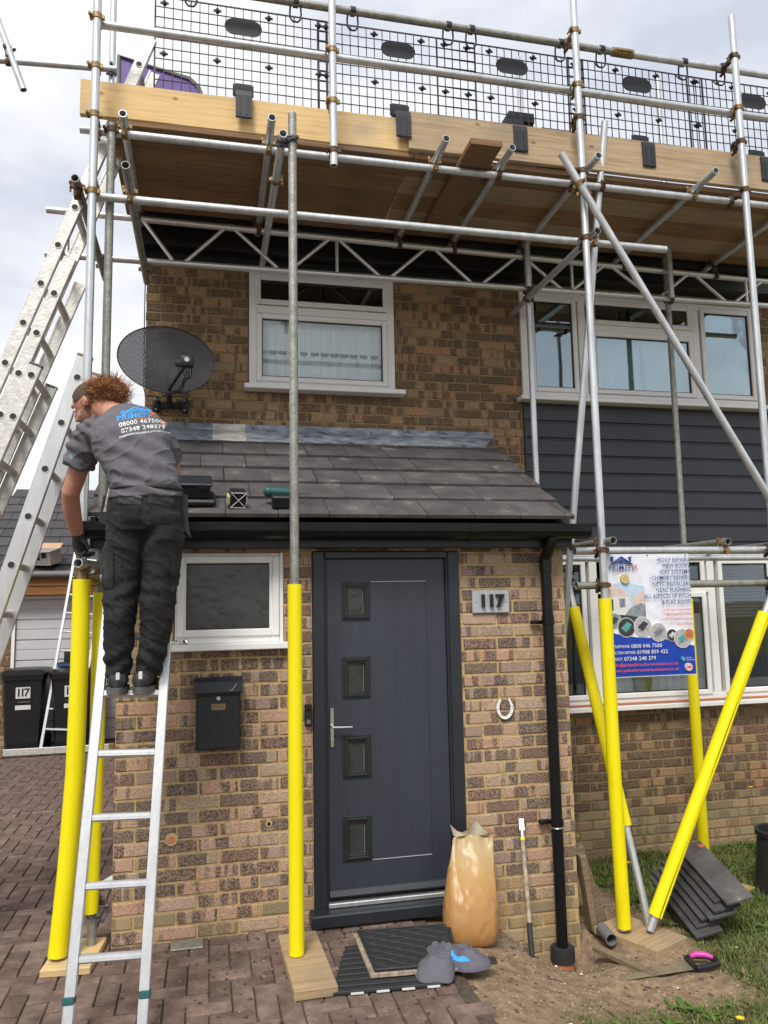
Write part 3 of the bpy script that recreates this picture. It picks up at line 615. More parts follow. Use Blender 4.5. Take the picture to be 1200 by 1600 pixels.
# ------------------------------------------------------------------ house
HT = (3.0, 4.0, -.3); HY = 1.378
house = thing('house', 'brown brick house with dark cladding panel and white windows behind the scaffolding', 'house', HT)
def build_house():
    XR_ = 7.2
    W1 = (.79, 1.975, 3.495, 4.455); WU = (3.08, 5.455, 3.50, 4.455); WL = (3.08, 5.455, .925, 2.175); CL = (3.08, XR_, 2.175, 3.50)
    ops = [W1, WU, WL]
    mb = MB(); slab(mb, .016, 3.08, -.4, 4.75, HY+.009, HY+.22, [W1])
    slab(mb, 3.08, XR_, -.4, 4.75, HY+.009, HY+.22, [WU, WL])
    fw = place(mb, HT).obj('wall', 'mortar_old', house)
    lay_bricks(fw, HT, .012, 3.085, 3.135, 4.56, HY, [W1], 'brick_house', 4.063-.075*60, .012-.0)
    lay_bricks(fw, HT, 2.56, 3.085, 2.61, 3.138, HY, [], 'brick_house', 4.063-.075*60, .012)
    lay_bricks(fw, HT, 5.455, 5.95, 3.44, 4.56, HY, [], 'brick_house', 4.063-.075*60, .012)
    lay_bricks(fw, HT, 3.0, 5.75, -.32, .93, HY, [(3.08, 5.455, .89, 2)], 'brick_house', .02, .05, pick=lambda z: 'brick_base' if z < .10+random.uniform(-.12, .10) else 'brick_house')
    mb = MB(); mb.box((.016, HY+.22, -.4), (.24, 8.6, 4.75)); mb.box((XR_-.2, HY+.22, -.4), (XR_, 8.6, 4.75)); mb.box((.24, 8.4, -.4), (XR_-.2, 8.6, 4.75)); place(mb, HT).obj('side_wall', 'brick_side', house)
    mb = MB(); mb.prism([(HY-.16, 4.74), (HY-.22, 4.79), (5.0, 7.0), (8.9, 4.79), (8.8, 4.74)], 'x', -.06, XR_+.1); place(mb, HT).obj('roof', 'tile_far', house)
    mb = MB(); mb.box((-.04, HY-.17, 4.53), (XR_, HY-.15, 4.745), bev=.003); mb.box((-.04, HY-.15, 4.53), (XR_, HY+.005, 4.542)); mb.box((-.04, HY-.05, 4.47), (3.08, HY-.004, 4.53)); place(mb, HT).obj('fascia', 'soffit_black', house)
    gp = [(HY-.172, 4.745), (HY-.178, 4.69), (HY-.21, 4.665), (HY-.245, 4.668), (HY-.275, 4.70), (HY-.28, 4.75), (HY-.272, 4.75), (HY-.262, 4.70), (HY-.235, 4.68), (HY-.19, 4.685)]
    mb = MB(); mb.prism(gp, 'x', -.05, XR_); place(mb, HT).obj('gutter', 'black_plastic', house)
    # windows
    w = window(house, HT, .795, 1.97, 3.50, 4.45, HY-.02, [(.885, 1.878, 4.215, 4.375, 'glass'), (.895, 1.868, 3.585, 4.055, 'glass')], mull=[('h', 4.135, .855, 1.91)], sill=(.755, 2.035, 3.50, HY-.12))
    w['label'] = 'white window with net curtain above the porch roof'
    w = window(house, HT, 3.085, 5.45, 3.505, 4.45, HY-.02, [(3.21, 3.565, 3.605, 4.365, 'glass_sky'), (3.785, 4.70, 4.235, 4.372, 'glass'), (3.785, 4.70, 3.61, 4.085, 'glass_sky'), (4.875, 5.33, 3.61, 4.37, 'glass_sky')], mull=[('v', 3.66), ('v', 4.785), ('h', 4.16, 3.70, 4.75)], sill=(3.03, 5.52, 3.505, HY-.12))
    w['label'] = 'wide white three-light window above the dark cladding'
    w = window(house, HT, 3.085, 5.45, .93, 2.17, HY-.02, [(3.21, 3.53, 1.02, 2.085, 'glass'), (3.785, 4.66, 1.02, 1.80, 'glass'), (3.785, 4.66, 1.945, 2.10, 'glass'), (4.875, 5.33, 1.02, 2.085, 'glass')], mull=[('v', 3.645), ('v', 4.765), ('h', 1.872, 3.68, 4.73)], sill=(3.03, 5.52, .93, HY-.12))
    w['label'] = 'wide white ground floor window behind the banner'
    mb = MB(); mb.box((3.06, HY-.075, .932), (5.5, HY-.045, .948), bev=.003); place(mb, HT).obj('timber_strip', 'terracotta', house)
    mb = MB(); mb.box((2.2, HY-.01, 3.1), (2.21, HY, 3.11)); 
    # rooms and curtains
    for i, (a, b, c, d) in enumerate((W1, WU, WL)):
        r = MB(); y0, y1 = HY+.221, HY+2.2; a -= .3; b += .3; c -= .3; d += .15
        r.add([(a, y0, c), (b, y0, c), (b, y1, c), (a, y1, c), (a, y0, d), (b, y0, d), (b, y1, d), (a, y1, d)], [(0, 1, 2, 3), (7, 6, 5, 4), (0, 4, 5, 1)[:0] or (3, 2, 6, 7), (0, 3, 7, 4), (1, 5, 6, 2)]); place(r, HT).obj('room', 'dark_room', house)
    curtain(house, HT, .80, 1.96, 3.5, 4.16, HY+.072, waves=14, amp=.012)
    curtain(house, HT, 3.70, 4.76, 3.5, 4.12, HY+.075, waves=15, amp=.012)
    curtain(house, HT, 3.62, 4.72, .93, 1.66, HY+.115, waves=13, amp=.012)
    for z in np.arange(1.62, 2.12, .028):
        s = MB(); s.box((4.82, HY+.10, z), (5.38, HY+.118, z+.02)); s.box((3.15, HY+.10, z), (3.56, HY+.118, z+.02)); place(s, HT).obj('blind_slat', 'blind', house)
    # dark bars set just behind the panes
    s = MB(); s.box((.90, HY+.062, 3.80), (1.86, HY+.075, 3.825)); s.box((4.255, HY+.062, 3.60), (4.285, HY+.075, 4.08)); place(s, HT).obj('dark_bar', 'moulding', house)
    # cladding: one board after the other
    z = 3.462; h = .1475; bd = MB(); bd.prism([(HY-.006, 0), (HY-.020, .004), (HY-.013, h-.022), (HY-.004, h-.015), (HY-.004, h), (HY+.009, h), (HY+.009, 0)], 'x', -.5*(XR_-3.09), .5*(XR_-3.09))
    bd.v = [(v[0], v[1]-HT[1], v[2]) for v in bd.v]; me = bd.mesh('cladding_board', 'cladding')
    k = 0
    while z-h > 2.17: z -= h; link('cladding_board', me, house, ((XR_+3.09)/2-HT[0], 0, z-HT[2])); k += 1
    mb = MB(); mb.box((3.09, HY-.008, 2.172), (XR_, HY+.004, z-.002)); place(mb, HT).obj('cladding_trim', 'cladding', house)
    mb = MB(); mb.box((3.083, HY-.022, 2.17), (3.092, HY+.004, 3.47)); place(mb, HT).obj('cladding_edge', 'anthracite_frame', house)
build_house()
def build_plant_pot():
    O = (4.10, HY+.058, .99); t = thing('potted_plant', 'small leafy plant in pale green pot on the ground floor window board', 'plant', O)
    m_ = MB(); m_.rings([[Vector((math.cos(a_)*r, math.sin(a_)*r*.42, z)) for a_ in np.linspace(0, 2*math.pi, 18, endpoint=False)] for r, z in ((.062, 0), (.082, .14), (.088, .14), (.088, .16), (.078, .16))]); m_.obj('pot', 'pot', t)
    m_ = MB()
    for k in range(260):
        a_ = random.uniform(0, 6.28); r = random.uniform(0, .11); z = .17+random.uniform(0, .09); p = Vector((math.cos(a_)*r, math.sin(a_)*r*.35, z)); d = Vector((random.gauss(0, 1), random.gauss(0, .5), random.gauss(.5, 1))).normalized()*.022; s_ = d.orthogonal().normalized()*.008
        m_.add([p-s_, p+s_, p+d], [(0, 1, 2)])
    m_.obj('foliage', 'leaf', t)
    m_ = MB(); m_.box((-.6, -.040, -.03), (.6, .045, 0)); o = m_.obj('window_board', 'upvc', house, loc=(O[0]-HT[0], O[1]-HT[1], O[2]-HT[2]))
build_plant_pot()

# ------------------------------------------------------------------ scaffolding
SO = (0.0, -.13, 0.0); TR = .02415
scaf = thing('scaffolding', 'galvanised tube scaffolding with lattice beam wrapped around the porch and house front', 'scaffolding', SO)
def stube(name, p0, p1, m='galv', r=TR):
    mb = MB(); mb.tube(p0, p1, r, 16, hollow=.004); o = place(mb, SO).obj(name, m, scaf)
    c = MB(); d = (Vector(p1)-Vector(p0)).normalized()      # dark inside of the open ends is real depth; nothing else to add
    return o
def coupler(pa, da, pb, db, m='rust', s=1.0):
    """right-angle or swivel clamp joining tube A (through pa along da) and tube B (through pb along db)"""
    mb = MB(); pa, pb = Vector(pa), Vector(pb)
    for p, d, q in ((pa, da, pb), (pb, db, pa)):
        d = Vector(d).normalized(); a = (q-p); a = (a-d*a.dot(d)); a = a.normalized() if a.length > 1e-4 else d.orthogonal().normalized(); b = d.cross(a); R0, R1 = TR+.0005, TR+.0052
        n = 18; w = .017*s
        rs = []
        for sgn, R in ((-1, R0), (-1, R1), (1, R1), (1, R0)):
            rs.append([p+d*w*sgn+(a*math.cos(2*math.pi*k/n)+b*math.sin(2*math.pi*k/n))*R for k in range(n)])
        rs.append(rs[0]); mb.rings(rs, cap0=False, cap1=False)
        # hinge lug and the swing bolt with its nut
        M3 = Matrix((a, b, d)).transposed()
        f = lambda x, y, z: p+M3 @ Vector((x, y, z))
        for sg in (1, -1):
            vs = [f(x, sg*y, z) for x in (-.011, .009) for y in (R1-.004, R1+.013) for z in (-.012*s, .012*s)]
            mb.add(vs, [(0, 1, 3, 2), (4, 6, 7, 5), (0, 4, 5, 1), (2, 3, 7, 6), (0, 2, 6, 4), (1, 5, 7, 3)])
        mb.tube(f(-.034, R1+.009, 0), f(.034, R1+.009, 0), .0055, 8); mb.tube(f(-.030, R1+.009, 0), f(-.016, R1+.009, 0), .0115, 6)
    mid = (pa+pb)/2
    if (pa-pb).length > .03: mb.tube(pa+(pb-pa)*.35, pa+(pb-pa)*.65, .021, 10)
    return place(mb, SO).obj('coupler', m, scaf)
Z_ = Vector((0, 0, 1)); X_ = Vector((1, 0, 0)); Y_ = Vector((0, 1, 0))
def build_scaffold():
    YS = -.13
    stds = {'S1': (-.172, YS, .05, 6.4, 'galv'), 'S2': (-.09, -.02, .03, 4.68, 'galv_old'), 'S3': (.944, -.45, .045, 4.594, 'galv_old'), 'E': (2.925, YS, -.17, 6.5, 'galv'),
            'F': (4.182, YS, -.18, 6.0, 'galv'), 'S6': (1.236, YS, 4.50, 6.4, 'galv'), 'iR': (4.31, 1.05, -.21, 4.70, 'galv_old'), 'in2': (3.03, 1.05, -.22, 4.62, 'galv'), 'S9': (-.24, 1.10, 4.25, 6.8, 'galv'), 'rear': (4.28, .95, 4.3, 6.3, 'galv'), 'rear2': (2.99, .95, 4.3, 6.3, 'galv')}
    for k, (x, y, a, b, m) in stds.items(): stube('standard', (x, y, a), (x, y, b), m)
    led = {'A': (0.0, 5.68, -.28, 3.36, 'galv_old'), 'A2': (0.0, 5.68, 3.362, 5.5, 'galv'), 'B': (-.07, 5.278, -.19, 5.5, 'galv'), 'C': (.03, 4.655, -.276, 5.5, 'galv'), 'D': (-.075, 4.182, -.165, 3.555, 'galv')}
    for k, (y, z, a, b, m) in led.items(): stube('ledger', (a, y, z), (b, y, z), m)
    mb = MB(); mb.tube((3.28, 0, 5.68), (3.44, 0, 5.68), .031, 14); mb.box((3.30, -.04, 5.672), (3.42, -.028, 5.688)); place(mb, SO).obj('coupler', 'brass_zinc', scaf)
    # lattice beam: two chords and zig-zag lacing
    g0, g1 = -.645, 5.5; zt = lambda x: 4.612-.0125*x; zb = lambda x: 4.293+.0055*x; YT = 1.0
    gb = MB(); gb.tube((g0, YT, zt(g0)), (g1, YT, zt(g1)), TR, 16, hollow=.004); gird = place(gb, SO).obj('lattice_beam', 'alu', scaf)
    gb = MB(); gb.tube((g0, YT, zb(g0)), (g1, YT, zb(g1)), TR, 16, hollow=.004); place(gb, SO).obj('bottom_chord', 'alu', gird)
    top = [-.02, .63, 1.42, 2.19, 2.95, 3.73, 4.52, 5.25]; bot = [.27, 1.04, 1.82, 2.57, 3.35, 4.16, 4.88]
    def lace(xa, ta, xb, tb):
        m_ = MB(); za = zt(xa) if ta else zb(xa); zz = zt(xb) if tb else zb(xb); m_.tube((xa, YT, za), (xb, YT, zz), .0145, 10); place(m_, SO).obj('lacing', 'alu', gird)
    for i, b in enumerate(bot):
        lace(top[i]+.028, 1, b-.028, 0); lace(b+.028, 0, top[i+1]-.028, 1)
    for x in (-.5, 1.44, 3.03, 3.40, 5.05): lace(x, 1, x+.001, 0)
    # transoms carrying the boards, butt ends sticking out past the ledger
    up = [(-.02, -.10), (.847, -.235), (1.94, -.235), (2.388, -.225), (2.985, -.25), (3.873, -.24), (4.75, -.2)]
    for x, y in up:
        stube('transom', (x, y, 4.704), (x, 1.18, 4.664), 'galv' if x < 4 else 'galv'); coupler((x, .03, 4.70), Y_, (x, .03, 4.655), X_, random.choice(['rust', 'brass_zinc']))
        coupler((x, YT, 4.668), Y_, (x, YT, zt(x)), X_, 'rust')
    stube('transom', (.886, -.51, 4.43), (.886, 1.2, 4.43), 'galv'); coupler((.886, -.45, 4.43), Y_, (.944, -.45, 4.43), Z_, 'tube_dark'); coupler((.886, -.02, 4.43), Y_, (.886, -.075, 4.475), X_, 'brass_zinc')
    for x, y, ye in ((.03, -.36, 1.2), (-.262, -.17, 1.2), (3.005, -.15, 1.36)):
        stube('transom', (x, y, 4.231), (x, ye, 4.231 if ye > 1.3 else 4.22), 'galv' if x > 1 else 'galv_old'); coupler((x, -.075, 4.231), Y_, (x, -.075, 4.182), X_, random.choice(['rust', 'brass_zinc']))
        coupler((x, YT, 4.231), Y_, (x, YT, zb(x)), X_, 'rust')
    # low guard rails and transoms beside the porch
    stube('ledger', (2.765, -.068, 2.106), (5.3, -.068, 2.108)); stube('ledger', (2.775, -.05, 1.884), (5.3, -.07, 1.884), 'galv_old'); stube('ledger', (2.79, .96, 2.115), (5.4, .96, 2.115))
    for x, y, ye in ((2.953, -.225, .95), (3.845, -.125, .95), (4.45, -.1, .95)): stube('transom', (x, y, 2.158), (x, ye, 2.163), 'galv_old'); coupler((x, -.068, 2.158), Y_, (x, -.068, 2.108), X_, 'brass_zinc')
    # braces
    br = [((2.742, -.20, 4.717), (4.60, -.20, 1.655)), ((3.191, .0, 5.132), (2.78, .62, -.0)), ((3.118, -.12, -.20), (2.99, .50, 1.90)), ((3.07, -.19, -.165), (4.21, -.20, 2.05))]
    for a, b in br: stube('brace', a, b)
    # clamps on the standards
    for n, zs in (('S1', (5.278, 4.655, 4.182)), ('E', (5.68, 5.278, 5.04, 4.655, 4.182, 2.106, 1.884)), ('F', (5.68, 5.278, 5.02, 4.655, 2.106, 1.884)), ('S6', (5.278, 4.93, 4.60))):
        x, y = stds[n][:2]
        for z in zs:
            yl = {5.68: 0.0, 5.278: -.07, 4.655: .03, 4.182: -.075, 2.106: -.068, 1.884: -.06}.get(z, -.06)
            coupler((x, y, z), Z_, (x, yl, z), X_, 'brass_zinc' if (z > 4.9 or n == 'S1') and random.random() < .8 else 'rust')
    coupler((-.09, -.02, 4.64), Z_, (-.09, .03, 4.655), X_, 'rust'); coupler((-.172, YS, 4.96), Z_, (-.172, -.07, 4.98), X_, 'brass_zinc')
    coupler((2.86, -.20, 4.52), Vector((1.858, 0, -3.06)), (2.925, YS, 4.50), Z_, 'brass_zinc'); coupler((3.155, .055, 4.68), Vector((-.08, .1, -1)), (3.155, .03, 4.655), X_, 'rust')
    coupler((4.31, 1.05, 4.32), Z_, (4.31, YT, zb(4.31)), X_, 'rust'); coupler((3.03, 1.05, 4.30), Z_, (3.03, YT, zb(3.03)), X_, 'rust'); coupler((4.182, -.13, 2.0), Z_, (4.182, -.20, 2.0), Vector((1.14, 0, 2.2)), 'rust')
    # short post stub at the foot of the left corner: open tube and clamps at head height
    stube('transom', (-.168, -.30, 2.035), (-.03, .40, 2.035), 'galv'); coupler((-.160, -.185, 2.035), Vector((.138, .7, 0)), (-.172, YS, 2.0), Z_, 'brass_zinc'); coupler((-.172, YS, 1.965), Z_, (-.10, -.09, 1.965), X_, 'brass_zinc')
    stube('transom', (-.20, -.09, 1.965), (.0-.01, -.09, 1.965), 'galv')
    # ladder access rail at the left end
    stube('ledger', (-1.9, 1.10, 5.74), (-.20, 1.05, 5.80)); stube('brace', (-1.19, 1.05, 6.5), (-.838, 1.05, 5.545)); coupler((-.955, 1.06, 5.86), Vector((.35, 0, -.95)), (-.955, 1.08, 5.77), X_, 'rust'); coupler((-.24, 1.10, 5.80), Z_, (-.24, 1.06, 5.80), X_, 'tube_dark')
    for p in ((-.09, -.02, .2),): coupler((p[0], p[1], .185), Z_, (p[0]+.05, p[1], .185), Y_, 'tube_dark', .7)
build_scaffold()
def sleeve(label, pts, r=.040, split=None, m='sleeve_yellow'):
    """foam tube pushed over a pole; split opens a slit along it"""
    pts = [Vector(p) for p in pts]; O = pts[0]; n = 26; mb = MB()
    L = [0]
    for i in range(1, len(pts)): L.append(L[-1]+(pts[i]-pts[i-1]).length)
    N = max(12, int(L[-1]/.08)); cen = []
    for k in range(N+1):
        t = L[-1]*k/N; i = max(j for j in range(len(L)-1) if L[j] <= t+1e-9); u = (t-L[i])/(L[i+1]-L[i]); cen.append(pts[i].lerp(pts[i+1], u))
    up = None; out = []; inn = []
    for k, p in enumerate(cen):
        d = (cen[min(k+1, N)]-cen[max(k-1, 0)]).normalized(); a = d.orthogonal().normalized() if up is None else (up-d*up.dot(d)).normalized(); up = a; b = d.cross(a)
        q = r*(1+.018*mnoise.noise(Vector((k*.35, O.x*7, 1)))); g = split or 0
        gap = g*(.5+.5*math.sin(k*.5+1)) if g else 0
        A = [2*math.pi*j/n*(1-gap/6.28)+gap/2 for j in range(n)]
        a0 = split and math.radians(250) or 0
        out.append([p+(a*math.cos(t+a0)+b*math.sin(t+a0))*q for t in A]); inn.append([p+(a*math.cos(t+a0)+b*math.sin(t+a0))*(q-.010) for t in A])
    if not split:
        mb.rings([inn[2]]+[inn[0]]+out+[inn[-1]]+[inn[-3]], cap0=False, cap1=False)
    else:
        rings = [o+list(reversed(i)) for o, i in zip(out, inn)]; mb.rings(rings)
    o = place(mb, O).obj('pole_sleeve', m); o.location = O; return tag(o, label, 'pole sleeve', 'yellow foam sleeves on the scaffold poles')
sleeve('yellow foam sleeve flaring at its foot, on the pole left of the worker\'s ladder', [(-.235, -.16, .055), (-.205, -.145, .45), (-.18, -.132, .95), (-.172, -.13, 1.50), (-.172, -.13, 1.955)], .046)
sleeve('yellow foam sleeve stopping above the ground behind the worker\'s ladder', [(-.099, -.02, .20), (-.088, -.02, 1.0), (-.088, -.02, 1.885)], .039)
sleeve('straight yellow foam sleeve on the grey pole before the porch', [(.944, -.45, .05), (.944, -.45, 1.905)], .0385)
sleeve('yellow foam sleeve on the upright pole covering the banner\'s left edge', [(2.935, -.135, -.155), (2.927, -.13, .6), (2.925, -.13, 1.80)], .041)
sleeve('yellow foam sleeve on the upright pole close to the house wall right of the banner', [(4.31, 1.05, -.17), (4.31, 1.05, 1.79)], .041)
sleeve('slanting yellow foam sleeve that disappears behind the porch corner', [(3.083, .05, .37), (3.0, .45, 1.74)], .039)
sleeve('slanting yellow foam sleeve with an open slit along its length', [(3.11, -.19, -.085), (4.02, -.198, 1.685)], .041, split=.35)

def board(name, label, a, b, m, cat='board', group=None, M=None):
    """sawn plank with eased edges and slightly wandering faces"""
    O = Vector(((a[0]+b[0])/2, (a[1]+b[1])/2, min(a[2], b[2]))); mb = MB(); A = Vector(a)-O; B = Vector(b)-O
    ax = max(range(3), key=lambda i: abs(B[i]-A[i])); n = max(2, int(abs(B[ax]-A[ax])/.12)); o1, o2 = [i for i in range(3) if i != ax]; rs = []
    for k in range(n+1):
        t = A[ax]+(B[ax]-A[ax])*k/n; j = lambda s_: .0022*mnoise.noise(Vector((t*4, s_*3.3, O.x+O.y*3))); c = .004; r = []
        for (u, v) in ((A[o1]+c, A[o2]), (B[o1]-c, A[o2]), (B[o1], A[o2]+c), (B[o1], B[o2]-c), (B[o1]-c, B[o2]), (A[o1]+c, B[o2]), (A[o1], B[o2]-c), (A[o1], A[o2]+c)):
            p = [0, 0, 0]; p[ax] = t; p[o1] = u+j(1); p[o2] = v+j(2); r.append(Vector(p))
        rs.append(r)
    mb.rings(rs, smooth=False); o = mb.obj(name, m); o.location = O
    if M is not None: o.rotation_euler = M
    return tag(o, label, cat, group)
for i in range(5):
    y = .055+.229*i; nm = ['outermost', 'second', 'middle', 'fourth', 'innermost'][i]
    board('scaffold_board', f'dark weathered platform board above the small upper window, {nm} from the toe board' if i not in (0, 4) else f'dark weathered platform board above the small upper window, {"next to the toe board" if i == 0 else "next to the house gutter"}', (-.12, y, 4.7305), (1.80, y+.225, 4.768), 'wood_under', 'scaffold board', 'boards of the scaffold platform')
    board('scaffold_board', f'lighter platform board above the wide upper window, {nm} from the toe board' if i not in (0, 4) else f'lighter platform board above the wide upper window, {"next to the toe board" if i == 0 else "next to the house gutter"}', (1.81, y, 4.7305), (5.45, y+.225, 4.768), 'wood_old' if i in (1, 3) else 'wood_under', 'scaffold board', 'boards of the scaffold platform')
board('toe_board', 'pale new timber toe board at the left end of the platform', (-.285, .055, 4.772), (1.82, .093, 5.003), 'wood_new', 'toe board')
board('toe_board', 'old split timber toe board at the right of the platform', (1.765, .016, 4.7695), (5.4, .053, 5.035), 'wood_old', 'toe board')
board('short_plank', 'short dark plank poking out under the old toe board', (2.098, -.245, 4.683), (2.312, 1.0, 4.722), 'wood_under', 'plank')

# brick guards: plastic mesh panels hung from the top rail
def build_guard(xc, label, lean=0):
    O = (xc, .105, 5.0); t = thing('brick_guard', label, 'brick guard', O, 'mesh brick guards along the platform edge')
    w, h, wr = .55, .665, .0026; mb = MB()
    for i in range(21):
        x = -w+2*w*i/20; r = wr*1.9 if i in (0, 20) else wr
        mb.box((x-r, -r, -.05), (x+r, r, h))
    for k in range(11):
        z = -.05+(h+.05)*k/10; r = wr*1.5 if k in (0, 10) else wr
        mb.box((-w, -r*.9, z-r), (w, r*.9, z+r))
    mb.v = [(v[0], v[1]+.012*math.sin(v[0]*3.1+xc*2)*math.sin(v[2]*4), v[2]) for v in mb.v]
    mb.obj('mesh_panel', 'guard_black', t)
    pl = MB(); n = 12; out = [(.062*math.cos(a)+.058*(1 if math.cos(a) >= 0 else -1), .057*math.sin(a)) for a in np.linspace(-math.pi/2, 1.5*math.pi, 28, endpoint=False)]
    pl.prism([(x, .530+z) for x, z in out], 'y', -.006, -.002); pl.obj('name_plate', 'guard_black', t)
    for x in (-.495, -.165, .165, .495):
        for z in (.275, .625):
            k = MB(); k.tube((x, -.012, z), (x, .012, z), .0135, 10); k.tube((x, -.016, z), (x, -.012, z), .007, 8); k.box((x-.026, -.004, z-.006), (x+.026, .004, z+.006)); k.obj('stud', 'black_satin', t)
    for x in (-.33, .33):   # hook: loop below the rail and a saddle over it
        k = MB(); k.path([(x-.033, -.092, .668), (x-.037, -.088, .615), (x-.032, -.084, .582), (x-.016, -.080, .565), (x+.016, -.080, .565), (x+.032, -.084, .582), (x+.037, -.088, .615), (x+.033, -.092, .668)], .0062, 8); k.path([(x, -.080, .565), (x, -.04, .60), (x, 0, .655)], .005, 6)
        sad = [(x_, -.105+.031*math.cos(a), .68+.031*math.sin(a)) for a in np.linspace(-.9, math.pi+.9, 14) for x_ in (0,)]
        for q in range(len(sad)-1): k.add([(x-.017, sad[q][1], sad[q][2]), (x+.017, sad[q][1], sad[q][2]), (x+.017, sad[q+1][1], sad[q+1][2]), (x-.017, sad[q+1][1], sad[q+1][2])], [(0, 1, 2, 3)])
        k.obj('hook', 'guard_black', t)
    c = MB(); prof = [(-.006, .135), (-.006, .052), (-.050-.02, .030), (-.068-.032, .022), (-.072-.032, -.01), (-.072-.032, -.155), (-.066-.032, -.165), (-.062-.032, -.155), (-.062-.032, .0), (-.05-.02, .016), (.006, .04), (.006, .135)]
    c.prism(prof, 'x', -.05, .05); c.prism([(-.010, .05), (-.010, .125), (.004, .135), (.004, .05)], 'x', -.066, .066)
    for x in (-.022, .022): c.box((x-.003, -.108, -.14), (x+.003, -.103, -.02))
    c.obj('clip', 'guard_black', t)
    return t
for xc, lb in ((.69, 'black mesh guard panel above the pale new toe board, at the purple sheet'), (1.727, 'black mesh guard panel spanning the joint of the two toe boards'), (2.552, 'black mesh guard panel before the dark tile stacks'), (3.527, 'black mesh guard panel straddling the rail coupler, above the old toe board'), (4.50, 'black mesh guard panel at the far end of the old toe board')): build_guard(xc, lb)

# things lying on the platform
def platform_things():
    O = (.15, .62, 4.768); mb = MB(); c = [(-.29, 0), (.285, 0), (.285, .60), (.255, .68), (.19, .735), (-.29, .84)]
    t = thing('plastic_sheet', 'purple plastic sheet with grey rim leaning behind the mesh guard', 'plastic sheet', O)
    mb.prism(c, 'y', .0, .012); mb.obj('panel', 'purple', t)
    r = MB(); r.path([(-.28, 0, 0), (-.285, 0, .825), (.19, 0, .725), (.25, 0, .67), (.275, 0, .60), (.275, 0, 0)], .017, 6); r.obj('rim', 'grey_trim', t)
    for k, (x, y, n, lb) in enumerate(((2.71, .45, 13, 'tall stack of dark roof tiles by the mesh clip on the platform'), (3.05, .47, 11, 'wide stack of dark roof tiles on the platform beside the upright pole'), (2.13, .44, 10, 'low stack of dark roof tiles behind the end of the old toe board'))):
        O = (x, y, 4.768); t = thing('tile_stack', lb, 'roof tiles', O)
        for q in range(n):
            w = .10 if k == 0 else .175; hz = {0: .046, 1: .047, 2: .048}[k]
            b = MB(); b.box((-w, -.13, 0), (w, .13, hz-.006), bev=.004); b.obj('roof_tile', 'tile_far', t, loc=(random.uniform(-.008, .008), random.uniform(-.01, .01), q*hz))
platform_things()

# ------------------------------------------------------------------ ladders
def ladder(name, label, foot, up, rung, length, width, spacing, r0, sw=.028, sd=.07, m='alu', group=None, rr=.014, caps=None, flat=True, first=None):
    """foot: centre between the stile feet; up, rung: unit directions; stile sd deep in the climbing direction"""
    up = Vector(up).normalized(); rg = Vector(rung); rg = (rg-up*rg.dot(up)).normalized(); nrm = rg.cross(up)
    t = thing(name, label, 'ladder', foot, group); M = Matrix((rg, nrm, up)).transposed().to_4x4()
    for s in (-1, 1):
        b = MB(); x = s*width/2; c = sw/2
        b.box((x-c, -sd/2, 0), (x+c, sd/2, length), bev=.004)
        # shallow channel lips on the inner side
        xi = x-s*c; b.box((xi-.004, -sd/2, .0), (xi+.004, -sd/2+.010, length)); b.box((xi-.004, sd/2-.010, .0), (xi+.004, sd/2, length))
        b.xf(M).obj('stile', m, t)
        if caps:
            b = MB(); b.box((x-c-.003, -sd/2-.003, length-.012), (x+c+.003, sd/2+.003, length+.008), bev=.006); b.xf(M).obj('end_cap', caps, t)
        b = MB(); b.box((x-c-.004, -sd/2-.004, -.004), (x+c+.004, sd/2+.004, .045), bev=.006); b.xf(M).obj('foot', 'rubber', t)
    z = r0
    while z < length-.06:
        b = MB()
        if flat:
            k = 1.35 if sw > .032 else 1; b.box((-width/2+sw/2, -.016*k, z-.013*k), (width/2-sw/2, .016*k, z+.013*k), bev=.006); b.box((-width/2+sw/2, -.0175*k, z-.003), (width/2-sw/2, .0175*k, z+.003))
        else:
            b.tube((-width/2-sw/2-.004, 0, z), (width/2+sw/2+.004, 0, z), rr, 14, hollow=.003)
            for s in (-1, 1): k_ = MB(); k_.tube((s*(width/2-.01), 0, z), (s*(width/2+sw/2+.0035), 0, z), rr-.0025, 12); k_.xf(M).obj('rung_shade_disc', 'rubber', t)  # dark disc added for the shade inside each hollow rung end
        b.xf(M).obj('rung', m if flat else 'alu_worn', t); z += spacing
    return t, M
